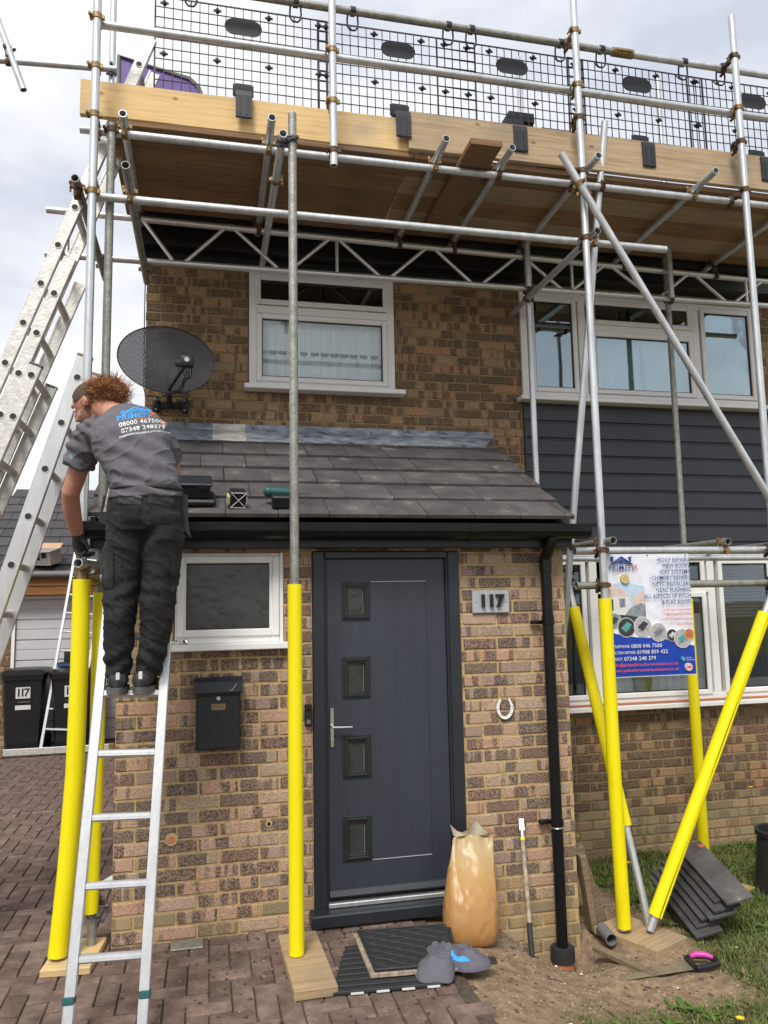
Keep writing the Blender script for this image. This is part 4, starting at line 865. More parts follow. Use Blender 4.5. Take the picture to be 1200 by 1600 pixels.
def build_ladders():
    # the ladder the worker stands on
    t, M = ladder('ladder', 'aluminium ladder leaning on the porch gutter under the worker', (.087, -.958, 0.0), (.034, .305, 1), (1, 0, 0), 2.28, .305, .2815, .318, .039, .060)
    for s in (-1, 1):
        b = MB(); x = s*.1525; b.box((x-.0235, -.035, .155), (x+.0235, .036, .185), bev=.004); b.xf(M).obj('clip', 'drill_teal', t)
    # access ladders climbing to the right, rungs running front to back
    sl = .357
    def acc(label, xt, zt, y0, y1, zbot, slope, m, sp, caps=None, sd=.072):
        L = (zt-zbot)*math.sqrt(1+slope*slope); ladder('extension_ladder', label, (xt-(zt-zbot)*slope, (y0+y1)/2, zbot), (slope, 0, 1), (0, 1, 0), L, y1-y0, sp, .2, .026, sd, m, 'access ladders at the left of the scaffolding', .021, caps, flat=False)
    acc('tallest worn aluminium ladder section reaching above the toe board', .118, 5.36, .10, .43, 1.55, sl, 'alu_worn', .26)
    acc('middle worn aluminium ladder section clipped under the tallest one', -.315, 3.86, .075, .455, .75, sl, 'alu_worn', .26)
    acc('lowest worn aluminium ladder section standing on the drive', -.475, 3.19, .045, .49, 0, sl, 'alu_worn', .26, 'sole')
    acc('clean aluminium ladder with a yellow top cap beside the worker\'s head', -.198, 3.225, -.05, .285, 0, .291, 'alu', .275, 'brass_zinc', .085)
    # slim ladder against the garage with a stabiliser bar at its foot
    up = Vector((.10, .235, 1)).normalized(); t, M = ladder('garage_ladder', 'slim ladder with stabiliser bar leaning on the garage eaves', (-1.33, 6.07, .0), up, (1, 0, 0), 2.85, .42, .25, .3, .03, .05, 'alu')
    b = MB(); b.box((-.62, -.085, .025), (.62, -.045, .105), bev=.004); b.obj('stabiliser_bar', 'alu_worn', t)
    b = MB(); b.box((-.68, -.09, .0), (-.615, -.04, .11), bev=.006); b.box((.615, -.09, .0), (.68, -.04, .11), bev=.006); b.obj('bar_foot', 'brass_zinc', t)
build_ladders()

# ------------------------------------------------------------------ garage beyond, bins, box
def build_garage():
    O = (-1.2, 7.5, 0); t = thing('garage', 'garage with white panel door and dark tiled roof behind the ladders', 'garage', O)
    GY = 6.9; x0, x1 = -2.75, -.02
    m_ = MB(); m_.box((x0, GY, -.1), (-2.10, GY+.2, 2.05)); m_.box((x0, GY+.2, -.1), (x0+.2, 11.5, 2.05)); m_.box((x0+.2, 11.3, -.1), (x1, 11.5, 2.05)); place(m_, O).obj('wall', 'mortar_old', t)
    w = t.children[0]
    lay_bricks(w, O, x0, -2.10, -.02, 2.02, GY-.012, [], 'brick_house', 0, .03)
    m_ = MB(); m_.box((-2.10, GY-.01, 0), (-2.06, GY+.12, 2.0)); m_.box((-.12, GY-.01, 0), (-.06, GY+.12, 2.0)); m_.box((-2.06, GY-.009, 1.96), (-.12, GY+.12, 2.0)); place(m_, O).obj('door_frame', 'upvc', t)
    d = MB(); d.box((-2.06, GY+.05, .02), (-.12, GY+.08, 1.96)); dd = place(d, O).obj('garage_door', 'garage_door', t)
    for k in range(7):
        p = MB(); z = .03+k*.275; p.prism([(GY+.05, z), (GY+.028, z+.006), (GY+.028, z+.125), (GY+.036, z+.13), (GY+.036, z+.14), (GY+.028, z+.145), (GY+.028, z+.258), (GY+.05, z+.266)], 'x', -2.055, -.125); place(p, O).obj('door_panel', 'garage_door', dd)
    for i, z in enumerate((2.005, 2.127)): b = MB(); b.box((x0, GY-.2-.012*i, z), (x1, GY-.17, z+.118), bev=.004); place(b, O).obj('fascia_board', 'wood_brown', t)
    g = MB(); g.tube((x0-.1, GY-.25, 2.285), (x1, GY-.25, 2.285), .045, 14); place(g, O).obj('gutter', 'grey_trim', t)
    a = math.radians(31); d = MB(); d.prism([(GY-.2, 2.255), (9.1, 2.255+2.4*math.tan(a)), (11.6, 2.25), (11.5, 2.05), (GY-.17, 2.10)], 'x', x0-.05, x1); rf = place(d, O).obj('roof', 'soffit_black', t)
    tm = MB(); tm.box((-.1635, 0, 0), (.1635, .36, .022), bev=.004); me = tm.mesh('roof_tile', 'tile_far')
    for r in range(10):
        y = GY-.24+.255*r; z = 2.262+(y-GY+.2)*math.tan(a); x = x0-.06+(.165 if r % 2 else 0)
        while x < x1-.05:
            xb = min(x+.33, x1); o = link('roof_tile', me, rf, ((x+xb)/2-O[0], y-O[1], z+.025-O[2])); o.scale = ((xb-x-.004)/.327, 1, 1); o.rotation_euler = (a-.05, 0, random.uniform(-.006, .006)); x += .33
build_garage()
def bin_(x, y, label, rot):
    t = thing('wheelie_bin', label, 'wheelie bin', (x, y, 0), 'wheelie bins before the garage', (0, 0, rot))
    b = MB(); ring = lambda w, d, z, o=0: [Vector((sx*w+ (0), sy*d+o, z)) for sx, sy in ((-1, -.8), (-.85, -1), (.85, -1), (1, -.8), (1, .8), (.85, 1), (-.85, 1), (-1, .8))]
    b.rings([ring(.21, .235, .03), ring(.235, .27, .5), ring(.258, .30, .93), ring(.275, .325, .935), ring(.275, .325, .985)], smooth=False); b.obj('body', 'bin_black', t)
    l = MB(); l.rings([ring(.285, .345, .986, -.01), ring(.285, .345, 1.012, -.01), ring(.24, .29, 1.05, -.01), ring(.10, .2, 1.062, -.01)], smooth=False); l.tube((-.22, .35, 1.0), (.22, .35, 1.0), .018, 10); l.obj('lid', 'bin_black', t)
    for s in (-1, 1): w = MB(); w.tube((s*.215, .25, .10), (s*.265, .25, .10), .10, 18); w.obj('wheel', 'rubber', t)
    l = MB(); l.box((-.085, -.297, .70), (.085, -.290, .84)); l.v = [(v[0], v[1]+(.87-v[2])*.06-.005, v[2]) for v in l.v]; lb = l.obj('number_label', 'label_white', t)
    for ch, xx in (('1', -.048), ('1', -.004), ('7', .044)):
        q = text_mb(ch, .135, .001, bold=.003); q.v = [(v[0]+xx, v[1]-.2985+.0055*(.8-v[2]-.77)/.1, v[2]+.77) for v in q.v]; q.obj('digit', 'ink_black', lb)
    l = MB(); l.box((-.09, -.290, .56), (.09, -.284, .62)); l.v = [(v[0], v[1]+.012, v[2]) for v in l.v]; l.obj('white_label', 'label_white', t)
    l = MB(); l.box((-.06, -.288, .652), (.085, -.281, .660)); l.obj('faded_mark', 'grey_trim', t)
bin_(-1.78, 6.42, 'black wheelie bin numbered 117 beside the brick pier', .04)
bin_(-1.18, 6.40, 'black wheelie bin numbered 117 with tools on its lid', -.03)
def build_bin_tools():
    t = thing('power_tool', 'black power tool lying on a wheelie bin lid', 'tool', (-1.22, 6.38, 1.063))
    b = MB(); b.box((-.18, -.1, 0), (.18, .1, .06), bev=.01); b.obj('case', 'black_satin', t)
    b = MB(); b.box((-.11, -.06, .06), (-.02, .05, .20), bev=.01); b.box((.04, -.05, .06), (.12, .05, .13), bev=.01); b.obj('tool_body', 'black_satin', t)
    b = MB(); b.box((-.185, -.104, .012), (.185, -.101, .04)); b.obj('trim', 'ink_blue', t)
build_bin_tools()
def build_box():
    y = 6.86; z = 2.262+(y-6.7)*math.tan(math.radians(31))+.052; t = thing('cardboard_box', 'open printed cardboard box on the garage roof edge', 'box', (-1.70, y, z+.035), None, (math.radians(16), math.radians(2), math.radians(-24)))
    m_ = MB(); w, d, h, k = .17, .13, .19, .006
    m_.box((-w, -d, 0), (w, -d+k, h)); m_.box((-w, d-k, 0), (w, d, h)); m_.box((-w, -d+k, 0), (-w+k, d-k, h)); m_.box((w-k, -d+k, 0), (w, d-k, h)); m_.box((-w+k, -d+k, 0), (w-k, d-k, k)); m_.obj('carton', 'card_print', t)
    for p in ([(-w, -d, h), (w, -d, h), (w*.9, -d-.11, h+.02), (-w*.9, -d-.11, h+.02)], [(w, -d, h), (w, d, h), (w+.15, d*.9, h+.05), (w+.15, -d*.9, h+.05)], [(-w, d, h), (w, d, h), (w*.9, d+.1, h+.05), (-w*.9, d+.1, h+.05)]):
        f = MB(); P_ = [Vector(q) for q in p]; f.add(P_+[q+Vector((0, 0, -.004)) for q in P_], [(0, 1, 2, 3), (7, 6, 5, 4), (0, 4, 5, 1), (1, 5, 6, 2), (2, 6, 7, 3), (3, 7, 4, 0)]); f.obj('flap', 'card', t)
    f = MB(); f.box((-.10, -d-.002, .07), (.02, -d, .15)); f.box((.05, -d-.002, .10), (.12, -d, .17)); f.obj('print', 'ink_black', t)
build_box()

# ------------------------------------------------------------------ things on the walls
def wall_things():
    # satellite dish
    C = Vector((.19, 1.02, 3.575)); n = Vector((.05, -.965, .26)).normalized(); t = thing('satellite_dish', 'dark perforated satellite dish fixed to the house corner', 'satellite dish', (.2, HY, 3.32)); O = Vector((.2, HY, 3.32))
    M = frame(-n).to_4x4(); M = Matrix.Translation(C-O) @ M @ Matrix.Rotation(math.radians(9), 4, 'Z')
    d = MB(); rx, ry = .338, .276; rs = []
    for k in range(1, 13):
        r = k/12; rs.append([Vector((rx*r*math.cos(a), ry*r*math.sin(a), .075*(1-r*r))) for a in np.linspace(0, 2*math.pi, 56, endpoint=False)])
    d.rings(rs, cap0=True, cap1=False); o = d.obj('reflector', 'dish_mesh', t, M=M)
    rim = MB(); rim.path([Vector((rx*math.cos(a), ry*math.sin(a), -.002)) for a in np.linspace(0, 2*math.pi, 57)], .0045, 6, False); rim.obj('rim', 'guard_black', t, M=M)
    L = Vector((.342, .70, 3.463))-O; root = Vector((.20, 1.0, 3.325))-O
    a = MB(); a.tube(root, L+Vector((-.02, .03, -.03)), .011, 10); a.obj('feed_arm', 'black_satin', t)
    a = MB(); a.box(L-Vector((.045, .03, .04)), L+Vector((.045, .03, .04)), bev=.008); a.tube(L+Vector((-.02, .03, 0)), L+Vector((-.06, .09, .015)), .03, 14); ln = a.obj('receiver', 'guard_black', t)
    a = MB(); a.tube(L+Vector((0, -.034, .005)), L+Vector((0, -.030, .005)), .016, 14); a.obj('badge', 'label_white', ln)
    for k in range(4):
        x = -.03+.02*k; a = MB(); a.path([L+Vector((x, 0, -.04)), L+Vector((x*.8+.01, .02, -.10)), L+Vector((x*.5-.03, .08, -.17+.02*k)), (L+root)/2+Vector((.02*k-.02, .03, -.09)), root+Vector((.01*k, .02, -.01))], .0042, 6); a.obj('cable', 'black_satin', t)
    b = MB(); b.path([C-O+Vector((0, .09, -.06)), C-O+Vector((.0, .2, -.12)), Vector((0, -.06, .05)), Vector((0, -.02, 0))], .02, 10); b.box((-.125, -.03, -.05), (-.075, 0, .06), bev=.004); b.box((.09, -.03, -.05), (.135, 0, .06), bev=.004); b.box((-.125, -.012, -.02), (.135, -.004, .03)); b.obj('wall_bracket', 'black_satin', t)
    for x in (-.10, .11):
        for z in (-.035, .04): b = MB(); b.tube((x, -.036, z), (x, -.028, z), .008, 8); b.obj('bolt', 'steel', t)
    b = MB(); b.path([root, root+Vector((-.06, .1, -.03)), Vector((-.16, -.05, .03)), Vector((-.19, -.02, .12)), Vector((-.195, -.01, .55)), Vector((-.195, -.01, 1.1))], .004, 6); b.obj('cable', 'black_satin', t)
    # letter box
    O = (.556, 0, 1.005); t = thing('letter_box', 'black metal wall letter box with lock and name window', 'letter box', O)
    b = MB(); b.box((-.122, -.098, .004), (.122, -.002, .322), bev=.004); b.obj('case', 'black_satin', t)
    b = MB(); b.box((-.112, -.104, .016), (.112, -.097, .300), bev=.003); dr = b.obj('door', 'black_satin', t)
    b = MB(); b.prism([(0-.002, .395), (-.06, .395), (-.122, .375), (-.126, .318), (-.118, .312), (-.002, .322)], 'x', -.132, .132); b.obj('lid', 'anthracite_frame', t)
    b = MB(); b.tube((0, -.103, .285), (0, -.112, .285), .011, 16); b.obj('lock', 'steel', dr)
    b = MB(); b.box((-.038, -.107, .222), (.038, -.103, .255)); b.obj('name_window', 'brass_zinc', dr); b = MB(); b.box((-.032, -.1085, .227), (.032, -.1065, .250)); b.obj('name_card', 'wood_grey', dr)
    b = MB(); b.path([(.06, -.126, .335), (.072, -.1262, .325), (.098, -.1255, .362)], .0012, 4); b.obj('scratch', 'label_white', t)
    # house number
    O = (2.21, 0, 1.795); t = thing('house_number', 'grey metal plate with raised number 117 beside the door', 'house number', O)
    b = MB(); b.box((-.121, -.016, -.070), (.121, -.004, .070), bev=.003); b.obj('plate', 'number_plate', t)
    for s in (-1, 1): b = MB(); b.tube((s*.098, -.019, 0), (s*.098, -.015, 0), .005, 10); b.obj('screw', 'steel', t)
    for s, x in (('1', -.055), ('1', 0), ('7', .055)):
        q = text_mb(s, .108, .010, bold=.0035); q.v = [(v[0]+x, v[1]-.028, v[2]) for v in q.v]; q.obj('digit', 'ink_black', t)
    # horseshoe
    t = thing('horseshoe', 'white painted horseshoe nailed to the brick pier', 'horseshoe', (2.279, 0, 1.147)); b = MB()
    pts = []
    for a in np.linspace(math.radians(128), math.radians(412), 30): pts.append((.046*math.cos(a)*(1.0 if math.sin(a) < .3 else .92), .062*math.sin(a)))
    rs = []
    for i, (x, z) in enumerate(pts):
        v = Vector((x, z)).normalized(); w = .0085 if 3 < i < 26 else .007; rs.append([Vector((x-v.x*w, -.004, z-v.y*w)), Vector((x-v.x*w, -.013, z-v.y*w)), Vector((x+v.x*w, -.013, z+v.y*w)), Vector((x+v.x*w, -.004, z+v.y*w))])
    b.rings(rs, smooth=False); b.obj('shoe', 'white_paint', t)
    b = MB()
    for i in (6, 10, 20, 24): x, z = pts[i]; b.tube((x, -.0145, z), (x, -.012, z), .0028, 8)
    b.obj('nail', 'rust', t)
    # door bell
    t = thing('door_bell', 'narrow black video doorbell between the yellow pole and the door', 'doorbell', (1.066, 0, 1.16)); b = MB(); b.box((-.021, -.026, -.065), (.021, -.002, .065), bev=.007); b.obj('case', 'black_satin', t)
    b = MB(); b.tube((0, -.030, -.035), (0, -.025, -.035), .013, 18); b.obj('button', 'grey_trim', t); b = MB(); b.tube((0, -.0285, .032), (0, -.025, .032), .011, 16); b.obj('lens', 'black_plastic', t)
    # crumpled wrapper on the little sill
    t = MB(); rr = random.Random(4); rs = []
    for k in range(13): rs.append([Vector((-.05+.105*k/12, math.cos(a)*(.011+rr.uniform(-.004, .006)), .012+math.sin(a)*(.011+rr.uniform(-.005, .005)))) for a in np.linspace(0, 6.28, 8, endpoint=False)])
    t.rings(rs, smooth=False); o = t.obj('wrapper', 'chrome'); o.location = (.335, -.035, 1.5865); tag(o, 'crumpled silver wrapper on the small window sill', 'wrapper')
wall_things()
ZRO = lambda y: 2.292+.55*(y+.12)+.032
def roof_things():
    a = math.atan(.55)
    t = thing('tool_case', 'black plastic tool case on the porch roof beside the worker', 'tool case', (.36, .03, ZRO(.03)), None, (a*.9, 0, .05))
    b = MB(); b.box((-.17, -.09, 0), (.17, .10, .04), bev=.012); b.obj('base', 'black_satin', t); b = MB(); b.box((-.15, -.075, .04), (.14, .09, .115), bev=.01); b.obj('tray', 'black_satin', t); b = MB(); b.box((-.16, -.08, .115), (.15, .095, .135), bev=.006); b.box((.06, -.082, .105), (.12, -.078, .13)); b.obj('lid', 'anthracite_frame', t)
    t = thing('cube_tool', 'small black cube with white taped edges on the porch roof', 'cube', (.655, -.02, ZRO(-.02)), None, (a*.9, 0, .12)); b = MB(); b.box((-.045, -.045, 0), (.045, .045, .095), bev=.004); b.obj('block', 'black_satin', t)
    b = MB()
    for p, q in (((-.042, -.047, .005), (.042, -.047, .09)), ((.042, -.047, .005), (-.042, -.047, .09)), ((-.045, -.047, .003), (.045, -.047, .003)), ((-.046, -.046, .092), (.046, -.046, .092)), ((.046, -.046, .02), (.046, -.046, .07))): b.tube(p, q, .0022, 6)
    b.obj('tape', 'label_white', t); b = MB(); b.box((-.062, -.045, .02), (-.047, .02, .07), bev=.003); b.obj('yellow_tag', 'pot', t)
    t = thing('cordless_drill', 'teal cordless drill lying on the porch roof behind the grey pole', 'drill', (.93, .0, ZRO(0)), None, (a*.9, 0, 0))
    b = MB(); b.tube((-.09, .05, .065), (.03, .05, .062), .033, 14, r1=.028); b.sphere((-.09, .05, .065), (.03, .033, .033)); b.obj('body', 'drill_teal', t); b = MB(); b.tube((.03, .05, .062), (.085, .05, .06), .022, 12, r1=.014); b.tube((.085, .05, .06), (.16, .05, .058), .004, 8); b.obj('chuck', 'tube_dark', t)
    b = MB(); b.box((-.06, -.02, .02), (-.02, .05, .055), bev=.008); b.obj('handle', 'black_satin', t); b = MB(); b.box((-.075, -.075, 0), (.03, -.015, .075), bev=.008); b.obj('battery', 'black_satin', t)
roof_things()

# ------------------------------------------------------------------ the banner
def build_banner():
    W_, H_ = .600, .775; TL = Vector((2.955, -.100, 2.080)); t = thing('banner', 'roofing company banner board tied to the low scaffold rails', 'banner', (TL.x+W_/2, TL.y, TL.z-H_)); 
    P = lambda u, v: (-W_/2+u*W_, H_*(1-v))
    b = MB(); b.box((-W_/2, -.002, 0), (W_/2, .003, H_)); bd = b.obj('board', 'poster_white', t)
    lay = [-.0026]
    def shape(pts, m, name='picture'):
        lay[0] -= .00022; q = MB(); q.prism([P(u, v) for u, v in pts], 'y', lay[0], -.0019); return q.obj(name, m, bd)
    def disc(u, v, r, m, n=28, name='picture'):
        lay[0] -= .00022; x, z = P(u, v); q = MB(); q.prism([(x+r*math.cos(a), z+r*math.sin(a)) for a in np.linspace(0, 6.2832, n, endpoint=False)], 'y', lay[0], -.0019); return q.obj(name, m, bd)
    def txt(s, u, v, h, m, align='LEFT', bold=.0, sx=1.0, wd=None):
        q = text_mb(s, h*1.42, .0002, align, bold, sx, wd*W_ if wd else None); x, z = P(u, v); q.v = [(p[0]+x, p[1]+lay[0]-.0009, p[2]+z) for p in q.v]; q.obj('lettering', m, bd)
    shape([(.0, .27), (.10, .24), (.26, .235), (.445, .27), (.445, .60), (0, .60)], 'p_sky'); shape([(0, .25), (.13, .265), (.28, .345), (0, .355)], 'p_peach'); shape([(0, .355), (.27, .35), (.27, .50), (0, .50)], 'label_white'); shape([(.14, .365), (.21, .362), (.21, .435), (.14, .438)], 'p_grey'); shape([(.03, .37), (.07, .37), (.07, .46), (.03, .46)], 'p_dark')
    shape([(.30, .345), (.445, .30), (.445, .42), (.30, .42)], 'p_peach'); shape([(.20, .50), (.27, .44), (.38, .405), (.445, .415), (.445, .54), (.20, .54)], 'p_grey'); shape([(0, .49), (.20, .50), (.445, .53), (.445, .6), (0, .6)], 'p_dark')
    wave = [(0, .635)]+[(u, .635+.115*smooth(u/.95)+.02*math.sin(u*7)) for u in np.linspace(.05, 1, 14)]; shape(wave+[(1, .992), (0, .992)], 'poster_blue')
    for (u, v, r, m, m2) in ((.07, .545, .05, 'p_grey', 'p_dark'), (.205, .60, .062, 'p_dark', 'p_teal'), (.395, .595, .063, 'p_roof', 'p_dark'), (.575, .645, .060, 'p_roof', 'p_grey'), (.733, .672, .040, 'p_dark', 'label_white'), (.855, .70, .062, 'p_roof', 'p_teal'), (.935, .667, .036, 'p_orange', 'p_orange')):
        disc(u, v, r, 'label_white'); disc(u, v, r*.94, m)
        k = r/W_*.62; kv = r/H_*.62; shape([(u-k, v+kv*.1), (u+k*.2, v-kv*.9), (u+k, v-kv*.4), (u-k*.1, v+kv*.75)], m2 if m2 != 'p_orange' else 'terracotta')
        for q in range(4): shape([(u-k*.8, v+kv*(.1+.25*q)), (u+k*.8, v-kv*(.45-.25*q)), (u+k*.8, v-kv*(.40-.25*q)), (u-k*.8, v+kv*(.15+.25*q))], 'p_dark' if m == 'p_roof' else 'grey_trim')
    # firm's mark: roof line with two chimneys
    for s in (0, 1):
        o = .028*s; c = 'ink_blue'
        shape([(.055+o*1.5, .083), (.185, .018+o), (.315-o*1.5, .083), (.295-o*1.2, .083), (.185, .030+o), (.075+o*1.2, .083)], c)
    for u in (.075, .285): shape([(u-.012, .022), (u+.015, .022), (u+.015, .032), (u+.008, .034), (u+.008, .06), (u-.006, .06), (u-.006, .034), (u-.012, .032)], 'ink_blue')
    shape([(.172, .062), (.198, .062), (.198, .080), (.172, .080)], 'ink_blue')
    txt('PRIMEFI', .02, .115, .031, 'ink_blue', 'LEFT', .0003, .98, .285); txt('X', .305, .110, .040, 'ink_red', 'LEFT', 0, .95, .065); txt('ROOFCARE SOLUTIONS LTD', .185, .140, .0075, 'ink_blue', 'CENTER')
    disc(.212, .205, .030, 'p_gold'); disc(.212, .205, .024, 'label_white'); disc(.212, .205, .021, 'p_gold')
    for i, s in enumerate(('\u2022ROOF REPAIRS', '\u2022NEW ROOFS', '\u2022DRY SYSTEMS', '\u2022CHIMNEY REPAIRS', '\u2022UPVC INSTALLERS', '\u2022LEAD FLASHING', 'ALL ASPECTS OF PITCH', '& FLAT ROOFS')): txt(s, .985, .052+.0498*i, .0262, 'ink_blue', 'RIGHT', .0003, .93, (.39, .33, .365, .48, .46, .415, .56, .355)[i])
    for i, s in enumerate(('\u2022 WORK FULLY GUARANTEED', '\u2022 FREE ESTIMATES & ADVICE', '\u2022 14 DAY COOLING OFF PERIOD', '\u2022 FULLY INSURED')): txt(s, .985, .465+.040*i, .0115, 'ink_red', 'RIGHT', .0003, .95)
    for i, (a, n) in enumerate((('TELEPHONE:', '0800 046 7580'), ('MILTON KEYNES:', '01908 859 422'), ('DIRECT:', '07348 248 379'))):
        u = (.02, .0, .0)[i]; e = (.235, .30, .145)[i]; txt(a, e-.012, .752+.05*i, .017, 'label_white', 'RIGHT', .0003, .85); txt(n, e, .752+.05*i, .024, 'label_white', 'LEFT', .0004, .95, (.36, .36, .37)[i])
    txt('info@primefixroofcaresolutions.co.uk', .015, .900, .0185, 'ink_red', 'LEFT', .0003, .97, .76); txt('www.primefixroofcaresolutions.co.uk', .012, .944, .0185, 'ink_red', 'LEFT', .0003, .97, .77)
    disc(.845, .868, .013, 'p_teal'); txt('Google', .875, .858, .009, 'label_white'); txt('Guaranteed', .875, .876, .009, 'label_white'); disc(.905, .935, .025, 'label_white'); disc(.905, .935, .021, 'ink_red'); disc(.905, .935, .018, 'label_white'); shape([(.88, .925), (.93, .925), (.93, .945), (.88, .945)], 'ink_red')
    for u in (.04, .5, .96): q = MB(); x, z = P(u, .012); q.tube((x, -.006, z), (x, .006, z), .004, 8); q.path([(x, 0, z), (x, .01, z+.02), (x, .03, z+.035)], .002, 5); q.obj('cable_tie', 'ink_black', t)
build_banner()

# ------------------------------------------------------------------ things on the ground
def board_at(name, label, c, size, rotz, m, cat, tilt=(0, 0)):
    b = MB(); b.box((-size[0]/2, -size[1]/2, 0), (size[0]/2, size[1]/2, size[2]), bev=.004); o = b.obj(name, m); o.location = c; o.rotation_euler = (tilt[0], tilt[1], rotz); return tag(o, label, cat)
def ground_things():
    board_at('sole_board', 'pale chipboard offcut under the pole before the porch', (.985, -.50, .001), (.205, .64, .044), math.radians(1.5), 'wood_ply', 'board')
    board_at('sole_board', 'orange timber offcut under the pole left of the worker\'s ladder', (-.16, -.10, .001), (.24, .36, .036), math.radians(-6), 'wood_new', 'board')
    board_at('sole_board', 'square plywood pad under the upright pole left of the slates', (3.03, -.14, -.228), (.30, .44, .045), math.radians(24), 'wood_ply', 'board')
    board_at('sole_board', 'flat timber pad under the pole by the house wall', (4.31, 1.03, -.250), (.40, .20, .04), math.radians(5), 'terracotta', 'board')
    board_at('batten', 'short grey batten lying on the soil by the drain', (2.775, -.40, gh(2.775, -.40)+.003), (.05, .42, .03), math.radians(20), 'wood_grey', 'batten')
    for k, (fx, fy, tx, l_, lb) in enumerate(((2.93, .10, 2.748, .50, 'greenish timber post leaning on the porch side wall'), (2.835, .02, 2.742, .46, 'thin timber post leaning closest to the porch corner'))):
        b = MB(); b.box((-.035 if k == 0 else -.02, -.04, 0), (.035 if k == 0 else .02, .04, l_), bev=.004); o = b.obj('timber_post', 'wood_grey'); o.location = (fx, fy+.05, -.235); o.rotation_euler = (0, -math.atan2(fx-tx-.03, l_), 0); tag(o, lb, 'post')
    b = MB(); b.tube((0, 0, 0), (.02, .16, 0), .034, 16, hollow=.004); o = b.obj('pipe_offcut', 'grey_trim'); o.location = (2.815, -.20, -.185); tag(o, 'short grey pipe offcut lying by the porch corner', 'pipe')
    # painter's pole
    p0, p1 = Vector((2.258, -.33, gh(2.258, -.33)+.0)), Vector((2.352, -.022, .462)); t = thing('extension_pole', 'speckled white extension pole with black grip leaning on the brick pier', 'pole', p0); d = p1-p0
    for n, a, c, r, m in (('grip', 0, .235, .0155, 'rubber'), ('shaft', .225, .86, .0135, 'pebble'), ('yellow_band', .86, .885, .014, 'sleeve_yellow'), ('collar', .885, .93, .0145, 'steel')): b = MB(); b.tube(d*a, d*c, r, 14); b.obj(n, m, t)
    b = MB(); M = Matrix.Translation(d*.93) @ frame(d).to_4x4(); b.box((-.019, -.016, 0), (.019, .016, .075), bev=.005); b.xf(M); b.obj('head', 'steel', t); b = MB(); b.tube((-.026, 0, .05), (-.016, 0, .05), .016, 12); b.xf(M); b.obj('wheel', 'rubber', t)
    # door mats
    t = thing('duckboard', 'worn black slatted mat under the door mat', 'mat', (1.32, -.62, .0))
    for k in range(9): b = MB(); b.box((-.235+.012*k, -.22+.055*k, .002), (.29+.012*k, -.182+.055*k, .020), bev=.004); o = b.obj('slat', 'rubber', t); o.rotation_euler = (0, 0, math.radians(-5+random.uniform(-.5, .5)))
    for k in range(4): b = MB(); b.box((-.15+.12*k, -.23, .006), (-.09+.12*k, -.2195, .012)); b.obj('white_mark', 'label_white', t).rotation_euler = (0, 0, math.radians(-5))
    O = Vector((1.50, -.51, .022)); t = thing('door_mat', 'black rubber door mat with wavy raised pattern at the front door', 'mat', O, None, (0, 0, math.radians(-5)))
    c = [(-.225, .235), (.275, .235), (.21, -.225), (-.19, -.225)]; b = MB(); b.prism([(x*1.07-.012, y*1.06-.008) for x, y in c], 'z', 0, .014); b.v = [(v[0]+.006*mnoise.noise(Vector(v)*40), v[1]+.006*mnoise.noise(Vector(v)*37), v[2]) for v in b.v]; b.obj('fibre_backing', 'pebble', t)
    b = MB(); b.prism(c, 'z', .0145, .024); b.obj('rubber_sheet', 'rubber', t)
    b = MB(); e = .0
    for i in range(4): b.tube(Vector((*c[i], .026)), Vector((*c[(i+1) % 4], .026)), .007, 6)
    b.obj('raised_edge', 'rubber', t)
    for k in range(11):
        yv = -.20+.04*k; f = (yv+.225)/.46; xa, xb = -.19-.035*f+.012, .21+.065*f-.012
        b = MB(); b.path([(xa+(xb-xa)*q/36, yv+.013*math.sin(q/36*7*math.pi+(math.pi if k % 2 else 0)), .0255) for q in range(37)], .0048, 6); b.obj('wavy_rib', 'rubber', t)
    b = MB(); b.box((.17, -.215, .0), (.42, -.15, .012), bev=.004); b.obj('mat_corner', 'rubber', t)
    # bag of sand
    O = Vector((1.915, -.30, gh(1.915, -.30))); rs = []; rg = random.Random(2)
    secs = [(0.0, .120, .085, 0, 0), (.012, .142, .105, 0, 0), (.07, .155, .115, 0, 0), (.15, .152, .112, .003, .01), (.22, .146, .100, .008, .03), (.28, .140, .078, .014, .055), (.34, .134, .055, .022, .085), (.40, .128, .035, .032, .115), (.455, .122, .020, .042, .145), (.50, .116, .010, .05, .165), (.515, .113, .006, .052, .17)]
    for k, (z, a, b_, ox, oy) in enumerate(secs):
        r = []
        for j in range(40):
            th_ = 2*math.pi*j/40; c_, s_ = math.cos(th_), math.sin(th_); f = .030*(k/10)
            w = 1+.03*mnoise.noise(Vector((c_*2.2, s_*2.2, z*9)))+.020*math.sin(th_*9+z*20)*(k/10)
            r.append(Vector((ox+a*w*abs(c_)**.75*(1 if c_ > 0 else -1), oy+b_*w*abs(s_)**.8*(1 if s_ > 0 else -1)+(.02*math.sin(c_*6+z*9)*max(0, k-5)/5), z+(f*mnoise.noise(Vector((c_*3, s_*3, 7))) if k > 8 else 0))))
        rs.append(r)
    b = MB(); b.rings(rs); o = b.obj('sand_bag', 'sand_bag'); o.location = O; o.rotation_euler = (0, math.radians(2), math.radians(-6)); tag(o, 'half full clear plastic bag of orange sand beside the door', 'bag')
    sd = o.modifiers.new('s', 'SUBSURF'); sd.levels = 1; sd.render_levels = 2
    tx = bpy.data.textures.new('creases', 'MUSGRAVE'); tx.musgrave_type = 'RIDGED_MULTIFRACTAL'; tx.noise_scale = .07; dm = o.modifiers.new('d', 'DISPLACE'); dm.texture = tx; dm.strength = .0045; dm.mid_level = .5
